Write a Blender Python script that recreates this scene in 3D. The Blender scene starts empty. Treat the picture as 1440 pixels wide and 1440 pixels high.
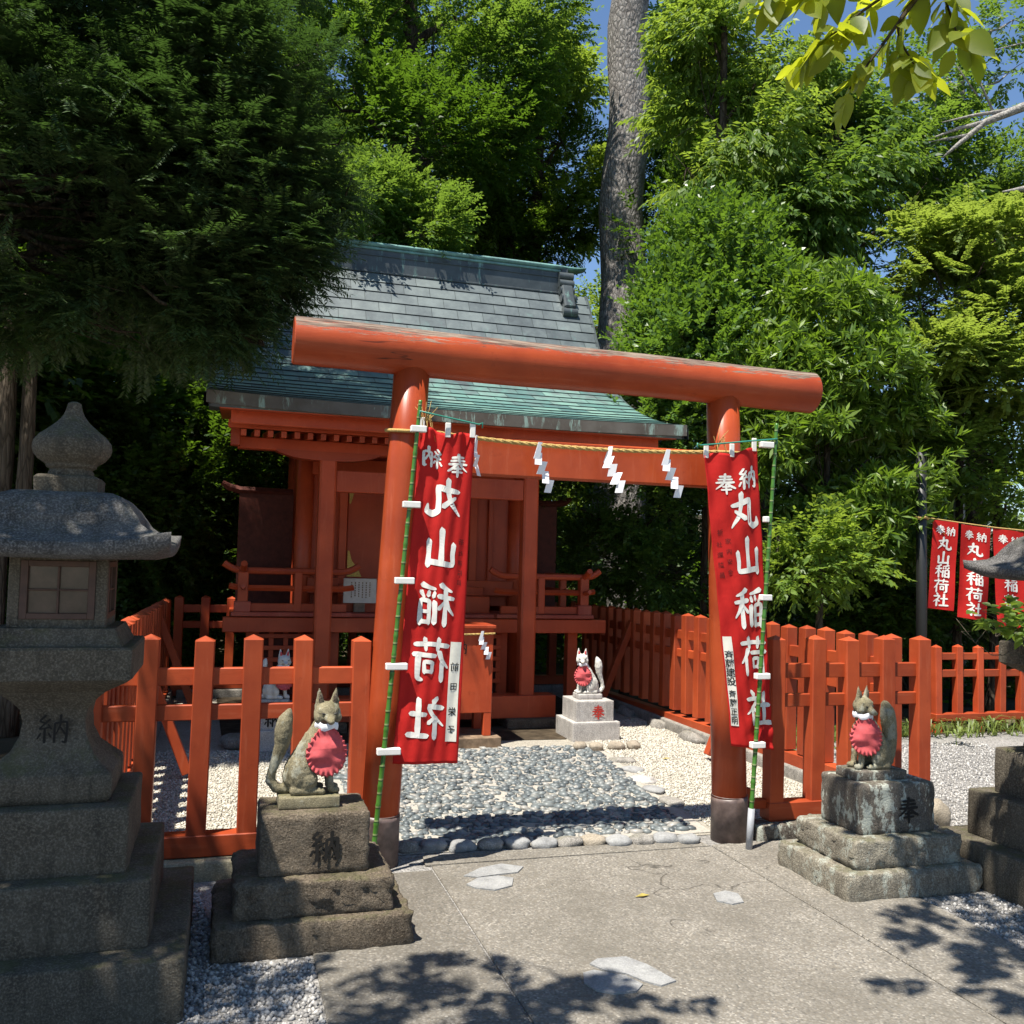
import bpy, bmesh, math, random
import numpy as np
from mathutils import Vector, Matrix, noise as mnoise
R_ = math.radians
random.seed(7)
scene = bpy.context.scene
COL = scene.collection

# ------------------------------------------------------------------ camera
CAM = np.array([-2.035, -5.438, 1.76]); FPX = 1314.0
def _basis(p, y, r):
    p, y, r = np.radians([p, y, r])
    d = np.array([np.sin(y)*np.cos(p), np.cos(y)*np.cos(p), np.sin(p)])
    rt = np.array([np.cos(y), -np.sin(y), 0.0]); up = np.cross(rt, d)
    return d, np.cos(r)*rt-np.sin(r)*up, np.sin(r)*rt+np.cos(r)*up
CD, CR, CU = _basis(2.979, 16.883, -1.525)
cd = bpy.data.cameras.new('camera'); co = bpy.data.objects.new('camera', cd); COL.objects.link(co)
cd.sensor_width = 36; cd.lens = 36*FPX/1440; cd.clip_end = 500; cd.clip_start = .05
M = Matrix.Identity(4)
for i in range(3):
    M[i][0] = CR[i]; M[i][1] = CU[i]; M[i][2] = -CD[i]; M[i][3] = CAM[i]
co.matrix_world = M
scene.camera = co
def at(x, y, D):            # a point the camera sees at photo pixel (x, y), D metres deep
    return CAM+(CD+CR*(x-720)/FPX-CU*(y-720)/FPX)*D
def at_y(x, y, Y):
    r = CD+CR*(x-720)/FPX-CU*(y-720)/FPX
    return CAM+r*((Y-CAM[1])/r[1])
def at_z(x, y, Z):
    r = CD+CR*(x-720)/FPX-CU*(y-720)/FPX
    return CAM+r*((Z-CAM[2])/r[2])

# ------------------------------------------------------------------ light
SUN = np.array([-.35, -.23, 1.0]); SUN = SUN/np.linalg.norm(SUN)
w = bpy.data.worlds.new('World'); scene.world = w; w.use_nodes = True
nt = w.node_tree; bg = nt.nodes['Background']
sky = nt.nodes.new('ShaderNodeTexSky'); sky.sky_type = 'NISHITA'; sky.sun_disc = False
sky.sun_elevation = math.asin(SUN[2]); sky.sun_rotation = math.atan2(SUN[0], SUN[1])
sky.air_density = 1.1; sky.dust_density = 0; sky.ozone_density = 6.0
nt.links.new(sky.outputs[0], bg.inputs[0]); bg.inputs[1].default_value = .082
sl = bpy.data.lights.new('sun', 'SUN'); sl.energy = 5.0; sl.angle = R_(.55); sl.color = (1, .945, .85)
so = bpy.data.objects.new('sun', sl); COL.objects.link(so); so.location = (-8, -4, 20)
so.rotation_euler = Vector(SUN).to_track_quat('Z', 'Y').to_euler()
vs = scene.view_settings; vs.view_transform = 'Standard'; vs.look = 'None'; vs.gamma = 1; vs.exposure = .98
scene.cycles.max_bounces = 8; scene.cycles.transparent_max_bounces = 8
scene.cycles.use_denoising = True
try: scene.cycles.denoiser = 'OPENIMAGEDENOISE'
except Exception: pass

# ------------------------------------------------------------------ materials
class NT:
    def __init__(s, name, rough=.7, spec=.5):
        s.m = bpy.data.materials.new(name); s.m.use_nodes = True; s.t = s.m.node_tree
        s.b = s.t.nodes['Principled BSDF']; s.b.inputs['Roughness'].default_value = rough
        s.b.inputs['Specular IOR Level'].default_value = spec
        s.geo = s.t.nodes.new('ShaderNodeNewGeometry'); s.pos = s.geo.outputs['Position']
    def node(s, k, **kw):
        n = s.t.nodes.new(k)
        for a, v in kw.items(): setattr(n, a, v)
        return n
    def put(s, sock, v):
        if isinstance(v, bpy.types.NodeSocket): s.t.links.new(v, sock)
        elif isinstance(v, (tuple, list)) and len(v) == 3 and sock.type == 'RGBA': sock.default_value = (*v, 1)
        else: sock.default_value = v
    def map(s, v, scale):
        n = s.node('ShaderNodeMapping'); s.put(n.inputs[0], v); n.inputs['Scale'].default_value = scale; return n.outputs[0]
    def noise(s, scale, detail=4, vec=None, rough=.6, dist=0):
        n = s.node('ShaderNodeTexNoise'); s.put(n.inputs['Vector'], vec or s.pos)
        n.inputs['Scale'].default_value = scale; n.inputs['Detail'].default_value = detail
        n.inputs['Roughness'].default_value = rough; n.inputs['Distortion'].default_value = dist
        return n.outputs['Fac']
    def voro(s, scale, vec=None, feature='F1', out='Distance'):
        n = s.node('ShaderNodeTexVoronoi', feature=feature); s.put(n.inputs['Vector'], vec or s.pos)
        n.inputs['Scale'].default_value = scale; return n.outputs[out]
    def ramp(s, f, *stops):
        n = s.node('ShaderNodeValToRGB'); s.put(n.inputs[0], f); e = n.color_ramp.elements
        while len(e) < len(stops): e.new(.5)
        for el, (p, c) in zip(e, stops):
            el.position = p; el.color = (*c, 1) if isinstance(c, tuple) else (c, c, c, 1)
        return n.outputs[0]
    def mix(s, f, a, b, mode='MIX'):
        n = s.node('ShaderNodeMix', data_type='RGBA', blend_type=mode)
        s.put(n.inputs[0], f); s.put(n.inputs[6], a); s.put(n.inputs[7], b); return n.outputs[2]
    def math(s, op, a, b=0.0):
        n = s.node('ShaderNodeMath', operation=op); s.put(n.inputs[0], a); s.put(n.inputs[1], b); return n.outputs[0]
    def sep(s, v, i):
        n = s.node('ShaderNodeSeparateXYZ'); s.put(n.inputs[0], v); return n.outputs[i]
    def rgb2f(s, c):
        n = s.node('ShaderNodeRGBToBW'); s.put(n.inputs[0], c); return n.outputs[0]
    def base(s, c): s.put(s.b.inputs['Base Color'], c); return s
    def rough(s, r): s.put(s.b.inputs['Roughness'], r); return s
    def bump(s, h, strength=.4, dist=.01):
        n = s.node('ShaderNodeBump'); s.put(n.inputs['Height'], h)
        n.inputs['Strength'].default_value = strength; n.inputs['Distance'].default_value = dist
        s.t.links.new(n.outputs[0], s.b.inputs['Normal']); return s

MAT = {}
def vermilion(name, worn=0.0, base=(.44, .076, .022), dark=(.29, .044, .014), pale=(.52, .15, .075), grain=(30, 30, 3), rough=.42):
    n = NT(name, rough, .28)
    big = n.noise(2.2, 5); fine = n.noise(1.0, 6, n.map(n.pos, grain), .7)
    c = n.mix(n.ramp(big, (.35, 0.), (.7, 1.)), dark, base)
    c = n.mix(n.math('MULTIPLY', n.ramp(fine, (.55, 0.), (.8, 1.)), .45), c, pale)
    oi = n.node('ShaderNodeObjectInfo').outputs['Random']
    hv = n.node('ShaderNodeHueSaturation'); n.put(hv.inputs['Value'], n.math('ADD', n.math('MULTIPLY', oi, .30), .84)); n.put(hv.inputs['Color'], c); c = hv.outputs[0]
    drk = n.noise(6, 6, None, .75); c = n.mix(n.math('MULTIPLY', n.ramp(drk, (.60, 0.), (.74, 1.)), .45), c, tuple(x*.38 for x in dark))
    h = fine
    if worn:
        ck = n.noise(1.0, 2, n.map(n.pos, (.9, 14, 14)), .5); ckm = n.ramp(ck, (.487, 0.), (.5, 1.), (.513, 0.))
        ckm = n.math('MULTIPLY', n.rgb2f(ckm), n.ramp(n.noise(1.7, 3), (.56, 0.), (.64, 1.)))
        c = n.mix(n.math('MULTIPLY', ckm, .9), c, (.03, .010, .006))
        nz = n.sep(n.geo.outputs['Normal'], 2)
        ww = n.math('ADD', nz, n.math('MULTIPLY', n.math('SUBTRACT', n.noise(1.0, 7, n.map(n.pos, (3.5, 30, 30)), .75), .5), 2.2))
        mk = n.ramp(ww, (worn, 0.), (min(worn+.12, 1.), 1.))
        wood = n.mix(n.ramp(n.noise(1.0, 6, n.map(n.pos, (4, 60, 60)), .7), (.4, 0.), (.65, 1.)), (.07, .035, .026), (.30, .235, .18))
        c = n.mix(mk, c, wood); n.rough(n.mix(mk, (rough,)*3, (.85,)*3))
        h = n.math('SUBTRACT', fine, n.math('MULTIPLY', n.rgb2f(mk), .8))
    n.base(c).bump(h, .25, .004)
    MAT[name] = n.m
vermilion('torii_paint', 0, rough=.35)
vermilion('lintel_paint', .50, grain=(3, 30, 30), rough=.38)
vermilion('fence_paint', .0, rough=.5)
vermilion('rail_paint', .0, grain=(3, 30, 30), rough=.5)
vermilion('shrine_paint', .0, base=(.50, .080, .026), dark=(.35, .052, .018), rough=.4)
vermilion('faded_paint', .0, base=(.42, .10, .055), dark=(.30, .05, .03), pale=(.52, .22, .15), rough=.6)

def stone(name, dark, light, moss=0.0, speck=.5, bump=.6, rough=.9, lichen=0.0, scale=1.0):
    n = NT(name, rough, .25)
    a = n.noise(5*scale, 8, None, .7); b = n.noise(120*scale, 3); v = n.voro(220*scale)
    c = n.mix(n.ramp(a, (.3, 0.), (.7, 1.)), dark, light)
    c = n.mix(n.math('MULTIPLY', n.ramp(b, (.45, 0.), (.7, 1.)), speck), c, tuple(min(1, x*2.0+.02) for x in light))
    c = n.mix(n.math('MULTIPLY', n.ramp(v, (.0, 1.), (.35, 0.)), speck*.7), c, tuple(x*.45 for x in dark))
    sk = n.noise(1.0, 6, n.map(n.pos, (11, 11, 1.3)), .7)
    c = n.mix(n.math('MULTIPLY', n.ramp(sk, (.5, 0.), (.68, 1.)), .5), c, tuple(x*.45 for x in dark))
    if lichen:
        lm = n.ramp(n.noise(1.0, 6, n.map(n.pos, (13, 13, 7)), .72), (.53, 0.), (.58, 1.))
        c = n.mix(n.math('MULTIPLY', n.rgb2f(lm), lichen), c, (.40, .42, .36))
    if moss:
        nz = n.sep(n.geo.outputs['Normal'], 2)
        mm = n.ramp(n.math('MULTIPLY', n.noise(7, 7, None, .75), n.math('ADD', n.math('MULTIPLY', nz, .35), .8)), (.52, 0.), (.68, 1.))
        c = n.mix(n.math('MULTIPLY', n.rgb2f(mm), moss), c, (.075, .08, .025))
    pit = n.ramp(n.noise(70*scale, 4, None, .6), (.34, 0.), (.46, 1.))
    h = n.math('ADD', n.math('MULTIPLY', n.noise(38*scale, 8, None, .75), .8), n.math('ADD', n.math('MULTIPLY', b, .35), n.math('MULTIPLY', n.rgb2f(pit), .35)))
    n.base(c).bump(h, bump, .02)
    MAT[name] = n.m
stone('tuff', (.070, .052, .036), (.175, .14, .10), moss=.5, bump=.9)
stone('tuff_pale', (.13, .11, .085), (.27, .245, .19), moss=.55, lichen=.7, bump=.8)
stone('tuff_lichen', (.06, .05, .042), (.15, .13, .105), moss=.3, lichen=.9, bump=.5)
stone('lantern_stone', (.050, .041, .030), (.115, .098, .072), moss=.55, bump=.5, speck=.6)
stone('lantern_roof', (.042, .040, .038), (.11, .105, .10), moss=.15, bump=.45, speck=.8)
stone('fox_stone', (.10, .085, .050), (.25, .215, .135), moss=.4, bump=.35, lichen=.4, scale=2)
stone('white_stone', (.50, .48, .42), (.70, .68, .62), bump=.2, speck=.15)
stone('tanstone', (.20, .17, .13), (.36, .31, .24), bump=.4, speck=.3)
stone('granite', (.26, .245, .23), (.42, .40, .37), speck=.7, bump=.1, rough=.6, scale=1.5)
stone('fieldstone', (.14, .13, .115), (.30, .28, .25), moss=.35, bump=.4)
stone('flagstone', (.20, .20, .20), (.31, .31, .30), bump=.3, speck=.2)
stone('kerb_stone', (.22, .19, .12), (.36, .32, .22), moss=.3, bump=.5)

def simple(name, c, rough=.6, spec=.5, var=.15, bump=0, scale=20, metal=0, c2=None):
    n = NT(name, rough, spec); f = n.noise(scale, 5)
    n.base(n.mix(n.ramp(f, (.3, 0.), (.7, 1.)), tuple(x*(1-var) for x in c), c2 or tuple(min(1, x*(1+var)) for x in c)))
    n.b.inputs['Metallic'].default_value = metal
    if bump: n.bump(f, bump, .01)
    MAT[name] = n.m; return n
simple('sleeve', (.085, .055, .05), .45, .5, .4, .2, 14, c2=(.17, .12, .105))
simple('gold', (.45, .30, .08), .35, .5, .4, .6, 90, metal=.8)
simple('paper', (.80, .80, .82), .6, .3, .03)
simple('tab_cloth', (.74, .72, .68), .8, .2, .06)
simple('strip_cloth', (.70, .67, .58), .85, .2, .08, 0, 30)
simple('ink', (.018, .016, .014), .8, .2, .1)
simple('faded_ink', (.16, .02, .018), .9, .1, .3)
simple('red_ink', (.42, .03, .02), .6, .3, .1)
simple('letter_white', (.74, .72, .66), .85, .2, .06, 0, 40)
simple('bib_cloth', (.50, .085, .09), .8, .25, .12, .1, 60)
simple('white_cloth', (.78, .78, .80), .8, .2, .04)
simple('straw', (.50, .34, .12), .8, .2, .3, .8, 160)
simple('wire', (.03, .22, .16), .45)
simple('black_post', (.012, .012, .012), .5)
simple('dark_wood', (.07, .045, .03), .8, .2, .4, .4, 25)
simple('weathered_wood', (.20, .14, .09), .85, .2, .35, .5, 18)
simple('sign_wood', (.55, .50, .43), .8, .2, .1)
simple('pane', (.045, .028, .02), .2, .5, .5, 0, 6, c2=(.12, .075, .058))
simple('frame_brown', (.075, .038, .025), .6, .4, .25)
simple('shadow_wood', (.085, .020, .012), .7, .3, .3)  # dark red timber; the shade it stands in is put into its colour
simple('pipe_grey', (.32, .33, .35), .4)
simple('eye_dark', (.02, .018, .015), .6)
simple('mortar', (.36, .335, .29), .95, .1, .2, .6, 60)
simple('soil', (.055, .042, .028), .95, .1, .5, .8, 8)
simple('litter', (.30, .24, .06), .7, .3, .3)

# red banner cloth: a little light comes through
def cloth(name, c):
    n = NT(name, .75, .2)
    wv = n.noise(600, 2); stain = n.noise(4, 6, None, .7)
    col = n.mix(n.ramp(stain, (.35, 0.), (.75, 1.)), tuple(x*.82 for x in c), c)
    n.base(col).bump(n.noise(28, 4), .35, .006)
    tr = n.node('ShaderNodeBsdfTranslucent'); n.put(tr.inputs[0], (.60, .03, .02))
    ms = n.node('ShaderNodeMixShader'); ms.inputs[0].default_value = .3
    out = n.t.nodes['Material Output']
    n.t.links.new(n.b.outputs[0], ms.inputs[1]); n.t.links.new(tr.outputs[0], ms.inputs[2]); n.t.links.new(ms.outputs[0], out.inputs[0])
    MAT[name] = n.m
cloth('banner_cloth', (.66, .026, .022))

# bamboo
n = NT('bamboo', .35); c = n.mix(n.noise(9, 4), (.030, .12, .012), (.07, .19, .025))
rr = n.math('FRACT', n.math('MULTIPLY', n.sep(n.pos, 2), 13.3)); c = n.mix(n.ramp(rr, (.0, 1.), (.10, 1.), (.13, 0.)), c, (.20, .26, .10)); c = n.mix(n.ramp(rr, (.88, 0.), (.92, 1.)), c, (.012, .05, .008))
n.base(c); MAT['bamboo'] = n.m

# copper tiles (uv: x along the eave in m, y up the slope in m)
n = NT('copper_tiles', .5, .5)
uv = n.node('ShaderNodeUVMap').outputs[0]
br = n.node('ShaderNodeTexBrick'); n.put(br.inputs['Vector'], uv)
br.offset = .5; br.inputs['Scale'].default_value = 1; br.inputs['Mortar Size'].default_value = .004
br.inputs['Brick Width'].default_value = .33; br.inputs['Row Height'].default_value = .16; br.inputs['Bias'].default_value = 0
br.inputs['Color1'].default_value = (0, 0, 0, 1); br.inputs['Color2'].default_value = (1, 1, 1, 1); br.inputs['Mortar'].default_value = (.3, .3, .3, 1)
slope = n.math('DIVIDE', n.sep(uv, 1), 4.2)
tone = n.math('ADD', n.math('MULTIPLY', n.rgb2f(br.outputs[0]), .24), n.math('MULTIPLY', n.noise(3.5, 6, None, .7), .78))
c = n.ramp(tone, (.2, (.035, .044, .05)), (.45, (.085, .105, .112)), (.68, (.15, .18, .18)), (.9, (.22, .25, .235)))
pat = n.math('ADD', n.math('MULTIPLY', n.noise(5, 6, n.map(n.pos, (1, 1, .6)), .7), 1.15), n.math('MULTIPLY', slope, -.95))
c = n.mix(n.math('MULTIPLY', n.ramp(pat, (.0, 0.), (.36, 1.)), .85), c, n.mix(n.rgb2f(br.outputs[0]), (.07, .19, .18), (.19, .36, .30)))
c = n.mix(br.outputs['Fac'], c, (.03, .04, .04))
n.base(c).bump(n.noise(14, 4), .15, .004); n.b.inputs['Metallic'].default_value = .15; MAT['copper_tiles'] = n.m
n = NT('copper', .45, .5)
st = n.noise(1.0, 6, n.map(n.pos, (9, 9, 1.2)), .7)
c = n.mix(n.ramp(n.noise(3, 5), (.3, 0.), (.7, 1.)), (.035, .045, .05), (.085, .10, .105))
c = n.mix(n.ramp(st, (.56, 0.), (.72, 1.)), c, (.20, .36, .31)); n.base(c); n.b.inputs['Metallic'].default_value = .15; MAT['copper'] = n.m
n = NT('copper_patina', .5, .5)
c = n.mix(n.ramp(n.noise(6, 6, None, .7), (.35, 0.), (.65, 1.)), (.09, .15, .15), (.20, .40, .36)); n.base(c); MAT['copper_patina'] = n.m
n = NT('copper_fascia', .6, .4)
st = n.noise(1.0, 6, n.map(n.pos, (7, 2, 1.5)), .75)
c = n.mix(n.ramp(n.noise(4, 5), (.3, 0.), (.7, 1.)), (.075, .06, .045), (.13, .115, .095))
c = n.mix(n.ramp(st, (.55, 0.), (.63, 1.)), c, (.24, .33, .28)); n.base(c); MAT['copper_fascia'] = n.m

# ground
def gravel(name, a, b, s1=95, bumpd=.012):
    n = NT(name, .95, .15)
    cell = n.voro(s1, None, 'F1', 'Color'); d = n.voro(s1)
    f = n.rgb2f(cell); c = n.mix(f, a, b)
    c = n.mix(n.math('MULTIPLY', n.ramp(n.noise(1.3, 5), (.35, 0.), (.7, 1.)), .4), c, tuple(x*.62 for x in a))
    n.base(c).bump(n.math('SUBTRACT', 1., d), .9, bumpd); MAT[name] = n.m
gravel('white_gravel', (.29, .265, .215), (.55, .51, .43))
gravel('grey_gravel', (.15, .145, .135), (.42, .40, .375), 80)
n = NT('earth', .95, .1)
c = n.mix(n.ramp(n.noise(.7, 6), (.35, 0.), (.65, 1.)), (.04, .033, .02), (.11, .09, .06)); n.base(c).bump(n.noise(15, 6), .6, .03); MAT['earth'] = n.m
def washed(name, k=1.0):
    n = NT(name, .9, .2)
    vec = n.node('ShaderNodeVectorMath', operation='ADD'); n.put(vec.inputs[0], n.pos)
    nz = n.node('ShaderNodeTexNoise'); n.put(nz.inputs['Vector'], n.pos); nz.inputs['Scale'].default_value = 3; n.put(vec.inputs[1], nz.outputs['Color'])
    cell = n.rgb2f(n.voro(82, None, 'F1', 'Color')); d = n.voro(82); big = n.noise(1.5, 7, None, .7); mid = n.noise(9, 5, None, .7)
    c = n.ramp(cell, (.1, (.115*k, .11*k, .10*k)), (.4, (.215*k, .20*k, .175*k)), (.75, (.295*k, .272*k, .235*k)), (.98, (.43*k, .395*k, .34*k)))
    c = n.mix(n.ramp(d, (.35, 0.), (.75, 1.)), c, (.19*k, .17*k, .14*k))
    c = n.mix(n.math('MULTIPLY', n.ramp(big, (.36, 1.), (.60, 0.)), .62), c, (.12*k, .108*k, .088*k))
    c = n.mix(n.math('MULTIPLY', n.ramp(mid, (.55, 0.), (.72, 1.)), .35), c, (.15*k, .14*k, .12*k))
    ed = n.voro(.3, vec.outputs[0], 'DISTANCE_TO_EDGE'); cr = n.ramp(n.math('ADD', ed, n.math('MULTIPLY', n.ramp(n.noise(.8, 3), (.5, 1.), (.58, 0.)), .02)), (.0, 1.), (.005, 0.))
    c = n.mix(n.math('MULTIPLY', n.rgb2f(cr), .75), c, (.04, .036, .03))
    n.base(c).bump(n.math('SUBTRACT', n.math('ADD', n.math('SUBTRACT', 1., d), n.noise(150, 3)), n.rgb2f(cr)), .55, .006); MAT[name] = n.m
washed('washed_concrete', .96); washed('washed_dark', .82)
n = NT('pebble', .45, .5)
isl = n.geo.outputs['Random Per Island']
c = n.ramp(isl, (0., (.055, .065, .07)), (.4, (.115, .135, .14)), (.75, (.17, .185, .18)), (.95, (.28, .27, .245)))
n.base(c).bump(n.noise(80, 4), .1, .003); MAT['pebble'] = n.m
for nm, a, b in (('white_chips', (.30, .275, .225), (.57, .535, .455)), ('grey_chips', (.15, .145, .14), (.48, .46, .43))):
    n = NT(nm, .9, .2); n.base(n.mix(n.geo.outputs['Random Per Island'], a, b)); MAT[nm] = n.m

# foliage
def leaf(name, a, b, trans, tf=.35, rough=.40, spec=.5, gloss=0):
    n = NT(name, rough, spec)
    r = n.geo.outputs['Random Per Island']
    big = n.noise(.9, 3)
    c = n.mix(r, a, b); c = n.mix(n.math('MULTIPLY', n.ramp(big, (.4, 0.), (.65, 1.)), .4), c, b)
    n.base(c)
    tr = n.node('ShaderNodeBsdfTranslucent'); n.put(tr.inputs[0], n.mix(r, tuple(x*.75 for x in trans), trans))
    ms = n.node('ShaderNodeMixShader'); ms.inputs[0].default_value = tf
    out = n.t.nodes['Material Output']
    n.t.links.new(n.b.outputs[0], ms.inputs[1]); n.t.links.new(tr.outputs[0], ms.inputs[2]); n.t.links.new(ms.outputs[0], out.inputs[0])
    MAT[name] = n.m
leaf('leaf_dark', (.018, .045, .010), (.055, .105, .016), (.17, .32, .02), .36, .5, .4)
leaf('leaf_mid', (.032, .080, .016), (.09, .160, .030), (.25, .40, .04), .42, .46, .4)
leaf('leaf_bright', (.055, .12, .018), (.145, .225, .038), (.36, .50, .05), .46, .46, .4)
leaf('leaf_gloss', (.040, .105, .020), (.125, .205, .042), (.24, .42, .03), .32, .38, .5)
leaf('leaf_rhodo', (.05, .115, .016), (.16, .235, .03), (.28, .46, .03), .35, .42, .5)
leaf('leaf_maple', (.07, .125, .026), (.19, .25, .055), (.38, .50, .06), .45, .5, .4)
leaf('leaf_yellow', (.055, .10, .012), (.17, .21, .025), (.58, .64, .03), .55, .45, .4)
leaf('leaf_conifer', (.020, .046, .018), (.075, .118, .040), (.10, .20, .03), .25, .5, .35)
leaf('grass_blade', (.08, .13, .025), (.20, .25, .06), (.35, .45, .08), .35, .5)
def bark(name, a, b, sc=(9, 9, 2.2), strength=.9):
    n = NT(name, .92, .15)
    f = n.noise(1.0, 8, n.map(n.pos, sc), .75); v = n.voro(1.0, n.map(n.pos, tuple(x*1.6 for x in sc)), 'DISTANCE_TO_EDGE')
    c = n.mix(n.ramp(f, (.35, 0.), (.65, 1.)), a, b); c = n.mix(n.ramp(v, (.0, .7), (.12, 0.)), c, tuple(x*.4 for x in a))
    n.base(c).bump(n.math('ADD', f, n.math('MULTIPLY', v, 1.2)), strength, .04); MAT[name] = n.m
bark('bark_grey', (.14, .125, .115), (.34, .32, .30), (11, 11, 5))
bark('bark_dark', (.035, .026, .018), (.09, .07, .05))
bark('bark_pale', (.13, .10, .07), (.25, .21, .16), (16, 16, 2))
bark('bark_trunk', (.07, .055, .04), (.16, .13, .10), (16, 16, 2))
bark('bark_limb', (.22, .20, .18), (.40, .38, .34), (12, 12, 12), .4)

# ------------------------------------------------------------------ mesh helpers
def unit_(a): return a/np.linalg.norm(a)
class MB:
    def __init__(s): s.v = []; s.f = []; s.uv = []
    def add(s, vs, fs, uv=None):
        o = len(s.v); s.v.extend(tuple(float(c) for c in p) for p in vs); s.f.extend(tuple(i+o for i in f) for f in fs)
        s.uv.extend(uv if uv else [(0, 0)]*len(vs)); return s
    def box(s, c, size, bev=.006, rot=None):
        h = np.array(size)/2.0; b = min(bev, h.min()*.9); vs = []; idx = {}
        for sx in (-1, 1):
            for sy in (-1, 1):
                for sz in (-1, 1):
                    sg = (sx, sy, sz)
                    for a in range(3):
                        p = np.array([sg[k]*(h[k] if k == a else h[k]-b) for k in range(3)]); idx[(sg, a)] = len(vs); vs.append(p)
        fs = []
        for a in range(3):
            o1, o2 = (a+1) % 3, (a+2) % 3
            for sa in (-1, 1):
                q = []
                for u, v in ((-1, -1), (1, -1), (1, 1), (-1, 1)):
                    sg = [0]*3; sg[a] = sa; sg[o1] = u; sg[o2] = v; q.append(idx[(tuple(sg), a)])
                fs.append(q if sa > 0 else q[::-1])
            for u in (-1, 1):
                for v in (-1, 1):
                    sg = [0]*3; sg[o1] = u; sg[o2] = v; lo = list(sg); hi = list(sg); lo[a] = -1; hi[a] = 1
                    q = [idx[(tuple(lo), o1)], idx[(tuple(hi), o1)], idx[(tuple(hi), o2)], idx[(tuple(lo), o2)]]
                    fs.append(q)
        for sx in (-1, 1):
            for sy in (-1, 1):
                for sz in (-1, 1):
                    fs.append([idx[((sx, sy, sz), a)] for a in range(3)])
        vs = np.array(vs)
        if rot is not None: vs = vs@np.array(rot).T
        return s.add(vs+np.array(c), fs)
    def beam(s, p0, p1, w, h, bev=.006, up=(0, 0, 1)):
        p0 = np.array(p0, float); p1 = np.array(p1, float); d = p1-p0; L = np.linalg.norm(d); x = d/L
        y = np.cross(up, x); y /= np.linalg.norm(y); z = np.cross(x, y)
        return s.box((p0+p1)/2, (L, w, h), bev, np.stack([x, y, z], 1))
    def tube(s, pts, rad, n=12, cap=True):
        pts = [np.array(p, float) for p in pts]; rad = rad if hasattr(rad, '__len__') else [rad]*len(pts)
        vs = []; fs = []; prev = None
        for i, p in enumerate(pts):
            t = pts[min(i+1, len(pts)-1)]-pts[max(i-1, 0)]; t = t/(np.linalg.norm(t)+1e-9)
            if prev is None:
                a = np.array([0, 0, 1.]) if abs(t[2]) < .9 else np.array([1., 0, 0]); u = np.cross(t, a)
            else: u = prev-t*(prev@t)
            u /= np.linalg.norm(u); prev = u; v = np.cross(t, u)
            for k in range(n):
                a = 2*math.pi*k/n; vs.append(p+(u*math.cos(a)+v*math.sin(a))*rad[i])
        for i in range(len(pts)-1):
            for k in range(n): fs.append((i*n+k, i*n+(k+1) % n, (i+1)*n+(k+1) % n, (i+1)*n+k))
        if cap: fs.append(tuple(range(n))[::-1]); fs.append(tuple(range((len(pts)-1)*n, len(pts)*n)))
        return s.add(vs, fs)
    def lathe(s, prof, c=(0, 0), n=28):
        return s.tube([(c[0], c[1], z) for r, z in prof], [r for r, z in prof], n)
    def grid(s, fn, nu, nv, closed_u=False):
        vs = [fn(i/(nu if closed_u else nu-1), j/(nv-1)) for j in range(nv) for i in range(nu)]
        fs = []
        for j in range(nv-1):
            for i in range(nu if closed_u else nu-1):
                i2 = (i+1) % nu; fs.append((j*nu+i, j*nu+i2, (j+1)*nu+i2, (j+1)*nu+i))
        return s.add(vs, fs)
    def ball(s, c, r, n=12, rot=None):
        r = np.array(r if hasattr(r, '__len__') else (r, r, r), float); vs = []; m = n//2+1
        for j in range(m+1):
            th = math.pi*j/m
            for i in range(n):
                ph = 2*math.pi*i/n; vs.append(np.array([math.sin(th)*math.cos(ph), math.sin(th)*math.sin(ph), math.cos(th)])*r)
        fs = [(j*n+i, (j+1)*n+i, (j+1)*n+(i+1) % n, j*n+(i+1) % n) for j in range(m) for i in range(n)]
        vs = np.array(vs)
        if rot is not None: vs = vs@np.array(rot).T
        return s.add(vs+np.array(c), fs)
    def stone_box(s, c, size, r=.02, rough=.008, n=9, freq=7, sides_only=False):
        h = np.array(size)/2.0; r = min(r, h.min()*.9); c = np.array(c, float)
        def ticks(a):
            inner = h[a]-r; k = max(3, int(n*h[a]/h.max()))
            return [-h[a], -h[a]+r*.35]+list(np.linspace(-inner, inner, k))+[h[a]-r*.35, h[a]]
        for a in range(3):
            o1, o2 = (a+1) % 3, (a+2) % 3; T1, T2 = ticks(o1), ticks(o2)
            for sg in (-1, 1):
                vs = []
                for q in T2:
                    for p in T1:
                        P = np.zeros(3); P[a] = sg*h[a]; P[o1] = p; P[o2] = q
                        I = np.clip(P, -(h-r), h-r); d = P-I; L = np.linalg.norm(d); nr = d/L if L > 1e-9 else d
                        X = I+nr*r+c
                        k = rough*(1.0 if abs(nr[2]) < .8 else .35)
                        q_ = mnoise.fractal(Vector(X*freq), 1.0, 2.0, 4)
                        vs.append(X+nr*k*q_)
                fs = []; m = len(T1)
                for j in range(len(T2)-1):
                    for i in range(m-1):
                        q = (j*m+i, j*m+i+1, (j+1)*m+i+1, (j+1)*m+i); fs.append(q if sg > 0 else q[::-1])
                s.add(vs, fs)
        return s
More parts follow.
